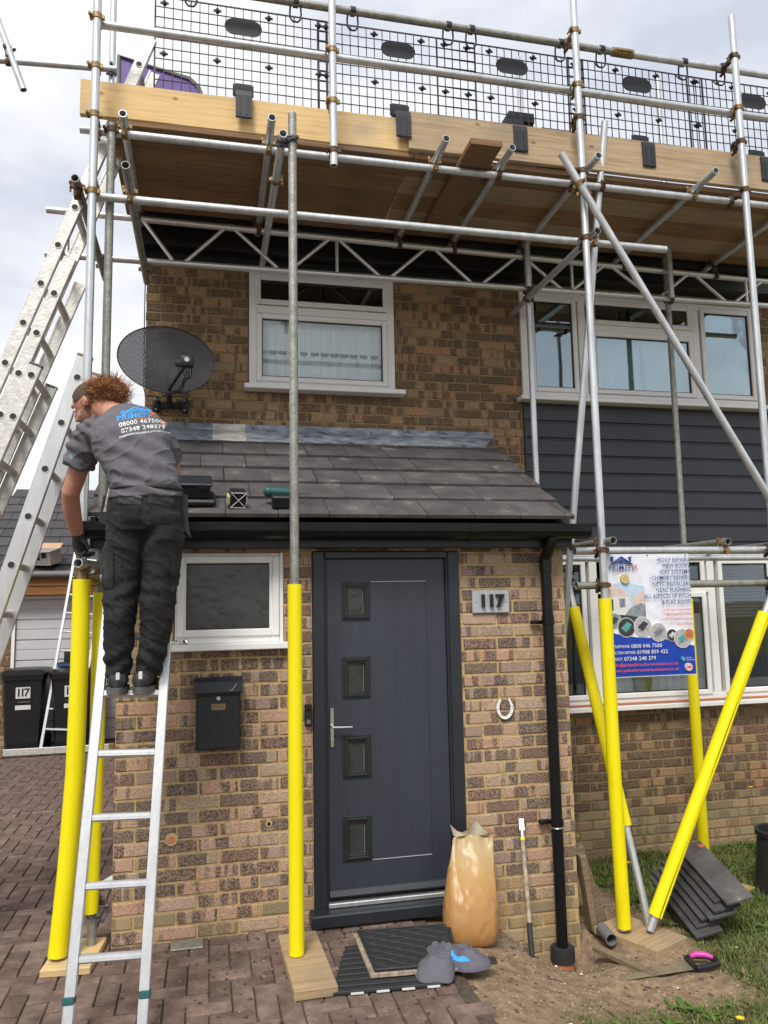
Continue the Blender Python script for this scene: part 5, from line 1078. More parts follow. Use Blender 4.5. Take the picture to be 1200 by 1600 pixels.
    b = MB(); b.rings([[Vector((.05+.113*c_*(1+.1*k), .17+.008*s_+.012*k*math.sin(c_*7), .508+.022*k+.015*k*math.sin(c_*5+1))) for c_, s_ in [(math.cos(q), math.sin(q)) for q in np.linspace(0, 6.283, 28, endpoint=False)]] for k in range(3)], cap0=False, cap1=False); b.obj('bag_mouth', 'bag_film', o)
    # dropped shirt
    b = MB(); N = 44; rs = []; rr = random.Random(9)
    for i in range(N+1):
        row = []
        for j in range(N):
            a = 2*math.pi*j/N; R = (.150+.040*math.sin(a*2+.6)+.030*math.sin(a*3+1)+.020*math.sin(a*5+2)+.010*math.sin(a*8))*(i/N); x, y = R*math.cos(a)*.95, R*math.sin(a)*1.25
            hgt = .060*(1-(i/N)**3)*(.6+.5*mnoise.noise(Vector((x*8, y*8, 1))))+.016*(1-(i/N)**4)*(1-abs(2*mnoise.noise(Vector((x*13, y*10, 3)))))+.030*max(0, 1-abs(2.4*mnoise.noise(Vector((x*11+y*5, y*7, 5)))))**2*(1-(i/N)**5)+.016*max(0, 1-abs(2.4*mnoise.noise(Vector((x*6-y*9, y*20, 8)))))**2*(1-(i/N)**5)+.006
            row.append(Vector((x, y, max(.003, hgt*(1 if i < N-1 else .25)))))
        rs.append(row)
    rs.append([Vector((p.x*.96, p.y*.96, .001)) for p in rs[-1]]); b.rings(rs[1:]); t = b.obj('crumpled_shirt', 'tee_cloth'); t.location = (1.665, -.70, .018); t.rotation_euler = (0, 0, -.4); tag(t, 'crumpled grey work shirt dropped on the door mat', 'shirt')
    q = rs[1:]; b = MB(); I, J = range(20, 34), [k % N for k in range(36, 43)]; b.add([q[i][j]+Vector((0, 0, .0025)) for i in I for j in J], [(r_*7+c_, r_*7+c_+1, r_*7+c_+8, r_*7+c_+7) for r_ in range(13) for c_ in range(6)], True); b.obj('print', 'print_blue', t)
    # hand saw
    z = gh(2.95, -.57); t = thing('hand_saw', 'hand saw with pink and black handle lying on the soil', 'saw', (2.95, -.57, z+.022), None, (0, math.radians(-2), math.radians(2)))
    b = MB(); b.prism([(-.27, -.022), (-.265, .012), (.16, .05), (.16, -.055)], 'z', 0, .003); b.obj('blade', 'saw_blade', t)
    b = MB(); b.path([(.13, -.055, .006), (.15, .055, .01), (.20, .062, .012), (.26, .035, .012), (.285, -.015, .01), (.27, -.055, .008), (.20, -.06, .006), (.13, -.055, .006)], .016, 8); b.obj('handle', 'black_satin', t)
    b = MB(); b.path([(.165, .045, .02), (.205, .05, .024), (.25, .025, .024), (.272, -.012, .02)], [.012, .017, .017, .010], 8); b.obj('grip', 'pink', t)
    # slates propped on the slanting pole
    d = Vector((-.10, -.96, -.24)).normalized(); up = Vector((.86, 0, .22)); up = (up-d*up.dot(d)).normalized(); nn = up.cross(d)
    if nn.z < 0: nn = -nn
    for k in range(7):
        L = .60-.03*(k % 3); wd = .17; b = MB(); b.box((0, 0, -.010), (L, wd, .010), bev=.003); b.v = [(v[0]+(.012*mnoise.noise(Vector((v[1]*30, k, 1))) if v[0] < .05 else 0), v[1], v[2]) for v in b.v]
        M = Matrix((d, up, nn)).transposed().to_4x4(); o = b.obj('roof_tile', 'roof_tile' if k == 6 else 'tile_far'); st = Vector((3.36, .27+.02*(k % 2), -.055))+nn*(.012+.026*k)+up*.036*k; M.translation = st; o.matrix_world = M
        tag(o, 'pale topmost slate of the pile propped on the grass' if k == 6 else 'dark broken slate in the pile propped on the grass', 'roof tile', 'slates piled on the grass')
    b = MB(); b.sphere((0, 0, .012), (.032, .022, .016), 9, 6); b.v = [tuple(Vector(v)*(1+.25*mnoise.noise(Vector(v)*60))) for v in b.v]; o = b.obj('brick_chip', 'terracotta'); o.location = (3.66, .12, .165); tag(o, 'red brick chip on top of the slate pile', 'brick chip')
    # tapered tub cut by the picture edge
    t = thing('plastic_tub', 'dark grey tapered plastic tub standing on the grass', 'tub', (4.33, .20, -.225)); b = MB(); b.rings([[Vector((r*math.cos(a), r*math.sin(a), z_)) for a in np.linspace(0, 6.283, 24, endpoint=False)] for r, z_ in ((.185, 0), (.15, .40), (.162, .40), (.162, .43), (.14, .43), (.14, .3))]); b.obj('body', 'guard_black', t)
    b = MB(); b.rings([[Vector((r*math.cos(a), r*math.sin(a), z_)) for a in np.linspace(0, 6.283, 24, endpoint=False)] for r, z_ in ((.195, 0), (.195, .03), (.18, .04))]); b.obj('base_ring', 'guard_black', t)
    board_at('offcut', 'small orange timber offcut beside the plastic tub', (4.07, .29, gh(4.07, .29)), (.16, .10, .035), .4, 'wood_new', 'offcut')
    # torn felt and tile pieces behind the left poles
    for k, (x, y, s_, m, lb) in enumerate(((-.27, .62, .16, 'rubber', 'black roofing felt scrap on the drive behind the left pole'), (-.17, .95, .10, 'label_white', 'white plastic offcut on the drive beside the porch wall'))):
        b = MB(); b.prism([(-s_, -.02), (-.2*s_, -s_*.55), (s_, -.05), (s_*.6, s_), (-.1*s_, s_*.5)], 'z', 0, .012); b.v = [(v[0], v[1], v[2]+.35*max(0, v[0]+.03)) for v in b.v]; o = b.obj('scrap', m); o.location = (x, y, .004); tag(o, lb, 'scrap')
    b = MB(); b.box((-.085, -.055, -.004), (.085, .055, .004), bev=.003); o = b.obj('drain_cover', 'galv_old'); o.location = (.40, -.075, .004); tag(o, 'small grey square drain cover at the foot of the porch wall', 'drain cover')
ground_things()

# ------------------------------------------------------------------ grass, weeds, debris
def build_grass():
    rng = np.random.RandomState(3); N = 105000
    xs = rng.uniform(2.0, 5.6, N); ys = rng.uniform(-1.75, 1.34, N); keep = []
    for i in range(N):
        g = grassy(xs[i], ys[i])
        if g > .12 and rng.rand() < g*1.05: keep.append(i)
    V = []; F = []; Cc = []
    for i in keep:
        x, y = xs[i], ys[i]; z = gh(x, y)-.004; h = rng.uniform(.008, .032)*(1.45 if y > -.2 else 1)*(.5+grassy(x, y)); a = rng.uniform(0, 6.283); w = rng.uniform(.0016, .0038)
        ln = rng.uniform(.25, 1.5)*h; dx, dy = math.cos(a)*ln, math.sin(a)*ln; sx, sy = -math.sin(a)*w, math.cos(a)*w; b = len(V)
        V += [(x-sx, y-sy, z), (x+sx, y+sy, z), (x+dx*.4+sx*.8, y+dy*.4+sy*.8, z+h*.62), (x+dx*.4-sx*.8, y+dy*.4-sy*.8, z+h*.62), (x+dx, y+dy, z+h)]
        F += [(b, b+1, b+2, b+3), (b+3, b+2, b+4)]
        t = rng.rand(); c = (.058+.055*t, .098+.065*t, .020+.014*t) if rng.rand() > .30 else (.17+.08*t, .145+.06*t, .06+.03*t); Cc += [(*c, 1)]*5
    me = bpy.data.meshes.new('grass'); me.from_pydata(V, [], F); me.materials.append(MATS['grass']); ca = me.color_attributes.new('tint', 'FLOAT_COLOR', 'POINT'); ca.data.foreach_set('color', np.array(Cc, dtype=np.float32).ravel())
    o = link('grass', me); tag(o, 'patchy short grass beside the soil right of the porch', 'grass', kind='stuff')
    # broad-leaved weeds in the grass
    V = []; F = []; Cc = []
    for k in range(420):
        x, y = rng.uniform(3.0, 5.5), rng.uniform(-.25, 1.3)
        if k % 4 == 0: x, y = rng.uniform(2.2, 4.5), rng.uniform(-1.7, -.9)
        if grassy(x, y) < .25: continue
        z = gh(x, y)
        for j in range(rng.randint(5, 10)):
            a = rng.uniform(0, 6.283); L = rng.uniform(.03, .075); w = L*rng.uniform(.14, .24); rise = rng.uniform(.25, .9); d = np.array([math.cos(a), math.sin(a)]); s = np.array([-d[1], d[0]])*w; b = len(V)
            for q, (u, ww) in enumerate(((0, .25), (.45, 1), (.8, .75), (1, .05))):
                zz = z+L*rise*(u-.55*u*u); px_, py_ = x+d[0]*L*u, y+d[1]*L*u; V += [(px_-s[0]*ww, py_-s[1]*ww, zz), (px_+s[0]*ww, py_+s[1]*ww, zz)]
            F += [(b+2*q, b+2*q+1, b+2*q+3, b+2*q+2) for q in range(3)]; t = rng.rand(); Cc += [(.065+.05*t, .12+.06*t, .02+.014*t, 1)]*8
    me = bpy.data.meshes.new('weeds'); me.from_pydata(V, [], F); me.materials.append(MATS['grass']); ca = me.color_attributes.new('tint', 'FLOAT_COLOR', 'POINT'); ca.data.foreach_set('color', np.array(Cc, dtype=np.float32).ravel())
    tag(link('weeds', me), 'low broad-leaved weeds among the grass', 'weeds', kind='stuff')
    DL = ['dandelion close to the foot of the slanting slit sleeve', 'lower dandelion beside the slanting slit sleeve', 'dandelion in the grass behind the slate pile', 'dandelion in the grass right of the wall pole', 'dandelion in the open grass between tub and wall pole', 'tall stalked dandelion against the pale brickwork', 'dandelion growing behind the upright yellow pole by the wall', 'dandelion in the near grass before the bare soil', 'dandelion beside the plastic tub']
    for i, (x, y, h) in enumerate(((3.62, .95, .10), (3.52, .82, .07), (3.98, .72, .05), (4.85, .95, .08), (4.75, .62, .05), (4.95, 1.28, .42), (3.32, 1.2, .18), (2.95, -1.15, .04), (4.6, .3, .05))):
        z = gh(x, y); t = thing('dandelion', 'small yellow '+DL[i], 'flower', (x, y, z), 'dandelions in the grass'); b = MB(); b.path([(0, 0, 0), (.006, 0, h*.6), (.0, .004, h)], .0018, 5); b.obj('stem', 'leaf', t)
        b = MB()
        for q in range(26): a = q*2.4; r = .016*math.sqrt((q+1)/26); p = Vector((r*math.cos(a)*.5, r*math.sin(a)*.5, h+.004)); d = Vector((math.cos(a), math.sin(a), .5))*.013; s_ = Vector((-math.sin(a), math.cos(a), 0))*.0035; b.add([p-s_, p+s_, p+d+s_, p+d-s_], [(0, 1, 2, 3)])
        b.obj('flower_head', 'flower', t)
def scatter(name, label, m, n, fn, smin, smax, seed, flat=.6):
    rng = random.Random(seed); mb = MB()
    for _ in range(n):
        x, y, z = fn(rng); s = smin+(smax-smin)*rng.random()**3; pts = []
        for (a, b_, c) in ((1, 0, 0), (-1, 0, 0), (0, 1, 0), (0, -1, 0), (0, 0, 1), (0, 0, -.5)): k = s*rng.uniform(.6, 1.3); pts.append((x+a*k+rng.uniform(-.3, .3)*s, y+b_*k+rng.uniform(-.3, .3)*s, z+c*k*flat))
        mb.add(pts, [(0, 2, 4), (2, 1, 4), (1, 3, 4), (3, 0, 4), (2, 0, 5), (1, 2, 5), (3, 1, 5), (0, 3, 5)])
    return tag(mb.obj(name, m), label, 'debris', kind='stuff')
def soil_pt(r):
    x = r.uniform(1.72, 3.4); y = r.uniform(-1.6, .0) if r.random() < .75 else r.uniform(0, 1.3); x = x if y < 0 else r.uniform(2.8, 3.6); return x, y, gh(x, y)
def drive_pt(r):
    x = 1.62-abs(r.gauss(0, .9)); y = -abs(r.gauss(0, .55))-.03
    if x < -.05 and r.random() < .5: y = r.uniform(-1.5, 4)
    return x, y, .002
build_grass()
scatter('gravel', 'loose stones and crumbs in the soil', 'pebble', 3600, soil_pt, .0012, .009, 5)
scatter('soil_clods', 'dark clods of soil in the bare bed', 'clod', 1300, soil_pt, .002, .015, 6)
scatter('moss_crumbs', 'dark crumbs of moss scattered on the block paving', 'clod', 900, drive_pt, .0015, .014, 8)
scatter('grit', 'pale grit scattered on the block paving', 'pebble', 900, drive_pt, .001, .006, 9)
scatter('white_chips', 'small white plastic chips on soil and grass', 'shard', 46, lambda r: (lambda x, y: (x, y, gh(x, y)+.008))(r.uniform(1.9, 4.6), r.uniform(-1.4, .9)), .004, .017, 11, .35)

# ------------------------------------------------------------------ far tree
def build_tree(x, y, h, r, label):
    t = thing('tree', label, 'tree', (x, y, -.06)); b = MB(); b.path([(0, 0, 0), (.05, 0, h*.3), (0, .1, h*.55), (.1, 0, h*.8)], [.22, .17, .12, .05], 8)
    for k in range(6): a = k*1.05; b.path([(0, 0, h*.35+.06*k*h), (math.cos(a)*r*.4, math.sin(a)*r*.4, h*.5+.06*k*h), (math.cos(a)*r*.75, math.sin(a)*r*.75, h*.6+.06*k*h)], [.07, .05, .02], 6)
    b.obj('trunk', 'bark', t); rng = np.random.RandomState(int(x*10) % 997); V = []; F = []; cl = [(rng.normal(0, r*.45), rng.normal(0, r*.45), h*.62+rng.normal(0, h*.16), rng.uniform(.3, .6)*r) for _ in range(26)]
    for _ in range(5200):
        c = cl[rng.randint(26)]; d = rng.normal(size=3); d /= np.linalg.norm(d); p = np.array(c[:3])+d*c[3]*rng.uniform(.6, 1.05); u = rng.normal(size=3); u /= np.linalg.norm(u); w = np.cross(u, d); w /= np.linalg.norm(w)+1e-6; s = rng.uniform(.08, .17); b_ = len(V); V += [tuple(p-u*s), tuple(p+w*s*.5), tuple(p+u*s), tuple(p-w*s*.5)]; F.append((b_, b_+1, b_+2, b_+3))
    me = bpy.data.meshes.new('crown'); me.from_pydata(V, [], F); me.materials.append(MATS['leaf_far']); link('crown', me, t)
build_tree(-13.2, 31, 5.2, 2.6, 'dark green tree far behind the garage')

# ------------------------------------------------------------------ the worker
from mathutils.bvhtree import BVHTree
def limb(mb, pts, side=(1, 0, 0), n=20, cap=.5):
    """closed tapering tube: pts = (x, y, z, ra, rb); ra lies along side"""
    P = [Vector(p[:3]) for p in pts]; R = [(p[3], p[4] if len(p) > 4 else p[3]) for p in pts]; rs = []
    sv = Vector(side)
    def ring(c, d, ra, rb):
        a = (sv-d*sv.dot(d)).normalized(); b = d.cross(a); return [c+a*ra*math.cos(2*math.pi*k/n)+b*rb*math.sin(2*math.pi*k/n) for k in range(n)]
    for i in range(len(P)):
        d = (P[min(i+1, len(P)-1)]-P[max(i-1, 0)]).normalized(); ra, rb = R[i]
        if i == 0:
            for s, o in ((.35, .95*cap), (.75, .6*cap)): rs.append(ring(P[0]-d*min(ra, rb)*o, d, ra*s, rb*s))
        rs.append(ring(P[i], d, ra, rb))
        if i == len(P)-1:
            for s, o in ((.75, .6*cap), (.35, .95*cap)): rs.append(ring(P[i]+d*min(ra, rb)*o, d, ra*s, rb*s))
    return mb.rings(rs)
def fuse(mb, voxel, it=6, fac=.5):
    """melt overlapping closed pieces into one continuous skin"""
    me = bpy.data.meshes.new('tmp'); me.from_pydata(mb.v, [], mb.f); bm = bmesh.new(); bm.from_mesh(me); bmesh.ops.recalc_face_normals(bm, faces=bm.faces); bm.to_mesh(me); bm.free()
    o = bpy.data.objects.new('tmp', me); COL.objects.link(o); r = o.modifiers.new('r', 'REMESH'); r.mode = 'VOXEL'; r.voxel_size = voxel
    s = o.modifiers.new('s', 'SMOOTH'); s.factor = fac; s.iterations = it
    dg = bpy.context.evaluated_depsgraph_get(); out = bpy.data.meshes.new_from_object(o.evaluated_get(dg)); bpy.data.objects.remove(o); bpy.data.meshes.remove(me)
    out.polygons.foreach_set('use_smooth', [True]*len(out.polygons)); return out
def displace(me, fn):
    me.update(); ns = [v.normal.copy() for v in me.vertices]
    for v, nn in zip(me.vertices, ns): v.co = v.co+nn*fn(v.co, nn)
    me.update()
def bvh(me): return BVHTree.FromPolygons([v.co.copy() for v in me.vertices], [tuple(p.vertices) for p in me.polygons])
def build_worker():
    G = Vector((.13, -.55, 1.392))          # the rung he stands on
    nz = lambda p, s, k=0: mnoise.noise(Vector((p.x*s, p.y*s, p.z*s+k)))
    # ---- skin: head, neck, arms, slim body inside the clothes
    b = MB(); Hc = Vector((-.095, -.484, 2.835)); f = Vector((-.80, .40, -.45)).normalized(); s = f.cross(Vector((0, 0, 1))).normalized(); u = s.cross(f).normalized()
    fr = lambda a, c, d: Hc+f*a+s*c+u*d
    def ell(c, ra, rb, rc, n=20, m=14):
        rs = []
        for i in range(1, m):
            t = math.pi*i/m; rs.append([Vector(c)+f*ra*math.sin(t)*math.cos(q)+s*rb*math.sin(t)*math.sin(q)+u*rc*math.cos(t) for q in np.linspace(0, 6.2832, n, endpoint=False)])
        b.rings(rs)
    ell(fr(-.008, 0, .022), .098, .076, .092); ell(fr(.030, 0, -.045), .066, .058, .070); ell(fr(.052, 0, -.088), .036, .034, .028)      # skull, jaw, chin
    ell(fr(.078, 0, .026), .020, .052, .014); ell(fr(.096, 0, -.018), .020, .012, .026); ell(fr(.106, 0, -.034), .012, .015, .011)      # brow, nose
    ell(fr(.086, 0, -.066), .012, .024, .007); ell(fr(.084, 0, -.078), .011, .021, .007)                                              # lips
    for q in (-1, 1): ell(fr(-.012, q*.078, -.012), .020, .009, .033, 12, 8); ell(fr(-.020, q*.085, -.006), .010, .007, .026, 10, 8)    # ears
    limb(b, [(*fr(-.045, 0, -.035), .062, .062), (-.015, -.535, 2.795, .060, .060), (.03, -.565, 2.765, .066, .062), (.07, -.60, 2.72, .09, .07)])
    limb(b, [(.197, -.70, 2.28, .14, .10), (.16, -.70, 2.48, .14, .095), (.11, -.655, 2.62, .155, .10), (.08, -.61, 2.70, .14, .08)])
    L = [(-.075, -.56, 2.69, .055), (-.125, -.52, 2.56, .051), (-.190, -.435, 2.385, .045), (-.196, -.40, 2.362, .044), (-.198, -.36, 2.32, .046), (-.192, -.28, 2.24, .040), (-.183, -.235, 2.195, .031), (-.178, -.228, 2.172, .029)]
    limb(b, [(*p, q) if False else (*p[:3], p[3], p[3]) for p in L])
    Rr = [(.235, -.65, 2.69, .055), (.29, -.56, 2.58, .050), (.305, -.47, 2.50, .044), (.26, -.38, 2.44, .044), (.17, -.29, 2.37, .036), (.12, -.255, 2.34, .030), (.085, -.235, 2.325, .034)]
    limb(b, [(*p[:3], p[3], p[3]) for p in Rr])
    for q in range(4):      # right hand hooked over the gutter edge
        o = Vector((.085, -.235, 2.325)); d0 = Vector((-.02, .0, .0)); y = (q-1.5)*.018; limb(b, [(o.x-.01, o.y+y*.4, o.z+y, .009), (o.x-.05, o.y+.012+y*.4, o.z+y, .0085), (o.x-.075, o.y+.03+y*.4, o.z+y-.012, .008), (o.x-.078, o.y+.045, o.z+y-.03, .007)], (0, 0, 1), 8)
    limb(b, [(.085, -.25, 2.33, .011), (.05, -.262, 2.355, .010), (.025, -.258, 2.362, .008)], (0, 0, 1), 8)
    for h, k, a in (((.120, -.69, 2.22), (.084, -.638, 1.83), (.073, -.54, 1.45)), ((.275, -.70, 2.22), (.257, -.665, 1.83), (.201, -.555, 1.45))):
        limb(b, [(*h, .08, .08), (*((Vector(h)+Vector(k))/2), .07, .07), (*k, .055, .055), (*((Vector(k)+Vector(a))/2), .052, .055), (*a, .036, .036)])
    me = fuse(b, .0055, 5); me.materials.append(MATS['skin']); me.materials.append(MATS['stubble'])
    for p in me.polygons:
        c = p.center-Hc; a_, c_, d_ = c.dot(f), c.dot(s), c.dot(u)
        if (d_ < -.045 and a_ > -.005 and d_ > -.13) or (-.05 < d_ <= -.03 and -.02 < a_ < .05 and abs(c_) > .045): p.material_index = 1
    me.transform(Matrix.Translation(-G)); man = link('person', me, None, G)
    tag(man, 'worker in grey t-shirt and black work trousers bending over on the ladder', 'person')
    part = lambda name, me_, m=None: (me_.materials.append(MATS[m]) if m else None, me_.transform(Matrix.Translation(-G)), link(name, me_, man))[2]
    pm = lambda name, mb, m, par=None: place(mb, G).obj(name, m, par or man)
    for q in (-1, 1): e = MB(); e.sphere(fr(.080, q*.030, .004), .0115, 10, 8); pm('eye', e, 'label_white'); e = MB(); e.sphere(fr(.0895, q*.031, .003), .0045, 8, 6); pm('pupil', e, 'ink_black')
    # ---- hair: clipped dark sides, frizzy ginger bunch tied at the back of the crown
    h = MB(); rs = []
    for i in range(1, 16):
        t = math.pi*i/16; rs.append([fr(-.010, 0, .022)+f*.1035*math.sin(t)*math.cos(q)+s*.0815*math.sin(t)*math.sin(q)+u*.0975*math.cos(t) for q in np.linspace(0, 6.2832, 28, endpoint=False)])
    h.rings(rs); hm = h.mesh('clipped_hair', 'hair_dark'); bm = bmesh.new(); bm.from_mesh(hm)
    kill = [v for v in bm.verts if ((v.co-Hc).dot(f) > .055 and (v.co-Hc).dot(u) < .075) or (v.co-Hc).dot(u) < -.045 or ((v.co-Hc).dot(f) > -.005 and (v.co-Hc).dot(u) < .008)]
    bmesh.ops.delete(bm, geom=kill, context='VERTS'); bm.to_mesh(hm); bm.free(); hm.transform(Matrix.Translation(-G)); link('clipped_hair', hm, man)
    Pc = Vector((-.008, -.528, 2.888)); ax = Vector((1, -.06, .10)).normalized(); ay = Vector((-.1, .1, 1)).normalized(); az = ax.cross(ay)
    h = MB(); limb(h, [(*(Pc-ax*.07), .055, .05), (*(Pc-ax*.02), .066, .060), (*(Pc+ax*.04), .060, .055), (*(Pc+ax*.075), .035, .035)], (0, 0, 1)); limb(h, [(-.10, -.49, 2.92, .045, .04), (-.06, -.51, 2.915, .055, .05)], (0, 0, 1))
    hm = fuse(h, .006, 3); displace(hm, lambda p, n_: .010*nz(p, 40)+.010*nz(p, 95)+.006*nz(p, 180)); part('hair_bunch', hm, 'hair')
    rg = np.random.RandomState(5); st = MB()
    for k in range(4200):
        th, ph = rg.uniform(0, 6.283), math.acos(rg.uniform(-1, 1)); d = ax*math.cos(ph)*1.25+(ay*math.cos(th)+az*math.sin(th))*math.sin(ph)
        p = Pc+ax*rg.uniform(-.03, .02)+Vector((d.x*.058, d.y*.056, d.z*.056)); v = d.normalized()*.005+Vector(rg.normal(0, .006, 3)); pts = [p]
        for q in range(4): v = v*.55+Vector(rg.normal(0, .0062, 3))+d.normalized()*.0018; pts.append(pts[-1]+v*(.9 if rg.rand() < .9 else 1.5))
        w = .0011; sd = v.orthogonal().normalized()*w; bb = len(st.v); vs = [x for q in pts for x in (q-sd, q+sd)]; st.add(vs, [(2*q, 2*q+1, 2*q+3, 2*q+2) for q in range(4)])
    o = pm('hair_strands', st, 'hair')
    h = MB(); h.path([fr(-.075+.16*0, .0, .0)*0+Hc+u*.075+f*(-.03)+s*.06*math.cos(q)+(f*.02+u*.02)*math.sin(q) for q in np.linspace(0, 3.14, 10)], .004, 6); pm('hair_band', h, 'black_satin')
    # ---- t-shirt
    b = MB()
    limb(b, [(.197, -.708, 2.325, .176, .138), (.194, -.712, 2.40, .168, .130), (.165, -.705, 2.49, .166, .126), (.138, -.688, 2.56, .173, .130), (.110, -.660, 2.62, .184, .136), (.088, -.625, 2.675, .188, .124), (.070, -.597, 2.722, .165, .098), (.050, -.578, 2.748, .115, .082), (.035, -.566, 2.765, .078, .072)], (1, 0, 0), 28, .12)
    limb(b, [(-.02, -.585, 2.695, .085, .080), (-.085, -.56, 2.665, .086, .078), (-.120, -.532, 2.59, .080, .074), (-.150, -.500, 2.505, .077, .071)], (1, .3, 0), 20, .1)
    limb(b, [(.17, -.635, 2.69, .085, .08), (.232, -.635, 2.66, .084, .076), (.275, -.575, 2.59, .078, .070), (.298, -.515, 2.54, .070, .065)], (1, .3, 0), 20, .1)
    me = fuse(b, .0055, 7)
    def folds(p, n_):
        a = max(0, 1-abs(p.z-2.52)/.22); q = (p.x-(-.02))*.55+(p.z-2.58)*1.0                        # folds fanning out from the armpit to the far hip
        w = .0085*a*math.sin(q*62+3.0*nz(p, 6))*(.35+.65*max(0, nz(p, 5, 3)+.45))
        w += .006*max(0, 1-abs(p.z-2.38)/.09)*math.sin(p.z*95+p.x*22+4*nz(p, 7))                         # bunching above the belt
        sl = max(0, min(1, (-.03-p.x)/.06)); w += sl*.005*math.sin((p.z*1.0+p.x*1.3)*80+3*nz(p, 9))
        rd = 1-abs(2*nz(Vector((p.x*.55+p.z*.5, p.y*.6, p.z*1.3-p.x*.35)), 13, 2)); rd = max(0, rd)**3
        return w+.006*rd*(1 if p.z < 2.66 else .3)+.003*nz(p, 14)+.0016*nz(p, 40)-.003
    displace(me, folds)
    # open hem, cuffs and neck: cut the closed ends away
    bm = bmesh.new(); bm.from_mesh(me)
    for co, no in (((.197, -.708, 2.318), (0, .05, -1)), ((-.150, -.500, 2.505), (-.31, .36, -.88)), ((.298, -.515, 2.54), (.3, .6, -.7)), ((.03, -.563, 2.772), (-.45, .35, .8))):
        loc = [g for g in bm.verts[:]+bm.edges[:]+bm.faces[:] if (Vector(co)-(g.co if hasattr(g, 'co') else sum((v.co for v in g.verts), Vector())/len(g.verts))).length < .23]
        r = bmesh.ops.bisect_plane(bm, geom=loc, plane_co=co, plane_no=no, clear_outer=True)
    bm.to_mesh(me); bm.free(); shirt_bvh = bvh(me); sh = part('t_shirt', me, 'tee_grey'); so = sh.modifiers.new('s', 'SOLIDIFY'); so.thickness = .004; so.offset = -1
    # ---- trousers
    b = MB()
    limb(b, [(.197, -.706, 2.372, .158, .122), (.197, -.702, 2.30, .172, .136), (.197, -.695, 2.22, .180, .140), (.197, -.69, 2.17, .17, .12)], (1, 0, 0), 28, .15)
    limb(b, [(.120, -.690, 2.24, .098, .128), (.104, -.682, 2.12, .097, .112), (.094, -.665, 2.00, .091, .098), (.086, -.648, 1.90, .086, .088), (.082, -.640, 1.83, .083, .084), (.078, -.612, 1.72, .076, .082), (.074, -.590, 1.62, .070, .078), (.072, -.562, 1.53, .066, .070), (.071, -.545, 1.475, .063, .068)], (1, 0, 0), 24, .1)
    limb(b, [(.276, -.705, 2.24, .098, .128), (.283, -.700, 2.12, .097, .112), (.276, -.690, 2.00, .090, .098), (.266, -.675, 1.90, .086, .090), (.259, -.668, 1.83, .086, .086), (.252, -.640, 1.72, .077, .083), (.240, -.612, 1.62, .071, .078), (.222, -.580, 1.53, .066, .070), (.206, -.562, 1.475, .063, .068)], (1, 0, 0), 24, .1)
    me = fuse(b, .0055, 6)
    def tfold(p, n_):
        leg = p.x-.185; w = 0
        for zc, am, fq in ((1.86, .0045, 60), (1.52, .006, 78), (2.12, .004, 50)):
            k = math.exp(-((p.z-zc)/.10)**2); w += am*k*math.sin((p.z+.45*abs(leg)*(1 if zc < 2 else -1))*fq+3.5*nz(p, 5, zc))
        r1 = 1-abs(2*nz(Vector((p.x*1.2, p.y, p.z*.7+.5*p.x)), 9, 1)); r2 = max(0, 1-abs(2*nz(Vector((p.x*.7, p.y*.7, p.z*1.5+p.x*.8)), 15, 4)))**3; return w+.004*r1+.0045*r2+.004*nz(p, 11, 2)+.002*nz(p, 42)-.004
    displace(me, tfold); bm = bmesh.new(); bm.from_mesh(me)
    for co, no in (((.197, -.706, 2.385), (0, 0, 1)), ((.071, -.545, 1.470), (0, .2, -1)), ((.206, -.562, 1.470), (0, .2, -1))):
        loc = [g for g in bm.verts[:]+bm.edges[:]+bm.faces[:] if (Vector(co)-(g.co if hasattr(g, 'co') else sum((v.co for v in g.verts), Vector())/len(g.verts))).length < (.2 if co[2] > 2 else .1)]
        bmesh.ops.bisect_plane(bm, geom=loc, plane_co=co, plane_no=no, clear_outer=True)
    bm.to_mesh(me); bm.free(); tb = bvh(me); tr = part('trousers', me, 'trouser'); so = tr.modifiers.new('s', 'SOLIDIFY'); so.thickness = .004; so.offset = -1
    def patch(pts, tree, off, n=10, thick=.003, dirv=(0, 1, 0)):
        """quad cloth patch (4 corners in x,z) laid on a garment from behind"""
        q = MB(); g = {}
        for i in range(n+1):
            for j in range(n+1):
                a, c = i/n, j/n; x = (pts[0][0]*(1-a)+pts[1][0]*a)*(1-c)+(pts[3][0]*(1-a)+pts[2][0]*a)*c; z = (pts[0][1]*(1-a)+pts[1][1]*a)*(1-c)+(pts[3][1]*(1-a)+pts[2][1]*a)*c
                hit = tree.ray_cast(Vector((x, -1.5, z)), Vector(dirv)); g[i, j] = (hit[0]+hit[1]*off if hit[0] else None)
        key = [k for k in g if g[k] is not None]; idx = {k: i for i, k in enumerate(key)}
        fs = [(idx[i, j], idx[i+1, j], idx[i+1, j+1], idx[i, j+1]) for i in range(n) for j in range(n) if all((i+a, j+c) in idx for a in (0, 1) for c in (0, 1))]
        q.add([g[k] for k in key], fs, True); return q
    for xa, xb in ((.085, .185), (.222, .325)):
        m_ = patch([(xa, 2.315), (xb, 2.305), (xb-.006, 2.185), (xa+.006, 2.19)], tb, .0025); o = pm('back_pocket', m_, 'trouser', tr)
        m_ = patch([(xa-.004, 2.325), (xb+.004, 2.315), (xb+.002, 2.272), ((xa-.002), 2.282)], tb, .005); pm('pocket_flap', m_, 'black_satin', tr)
    for xa, xb, za in ((.012, .060, 2.06), (.318, .362, 2.04)): m_ = patch([(xa, za), (xb, za), (xb, za-.17), (xa, za-.17)], tb, .004); pm('cargo_pocket', m_, 'trouser', tr)
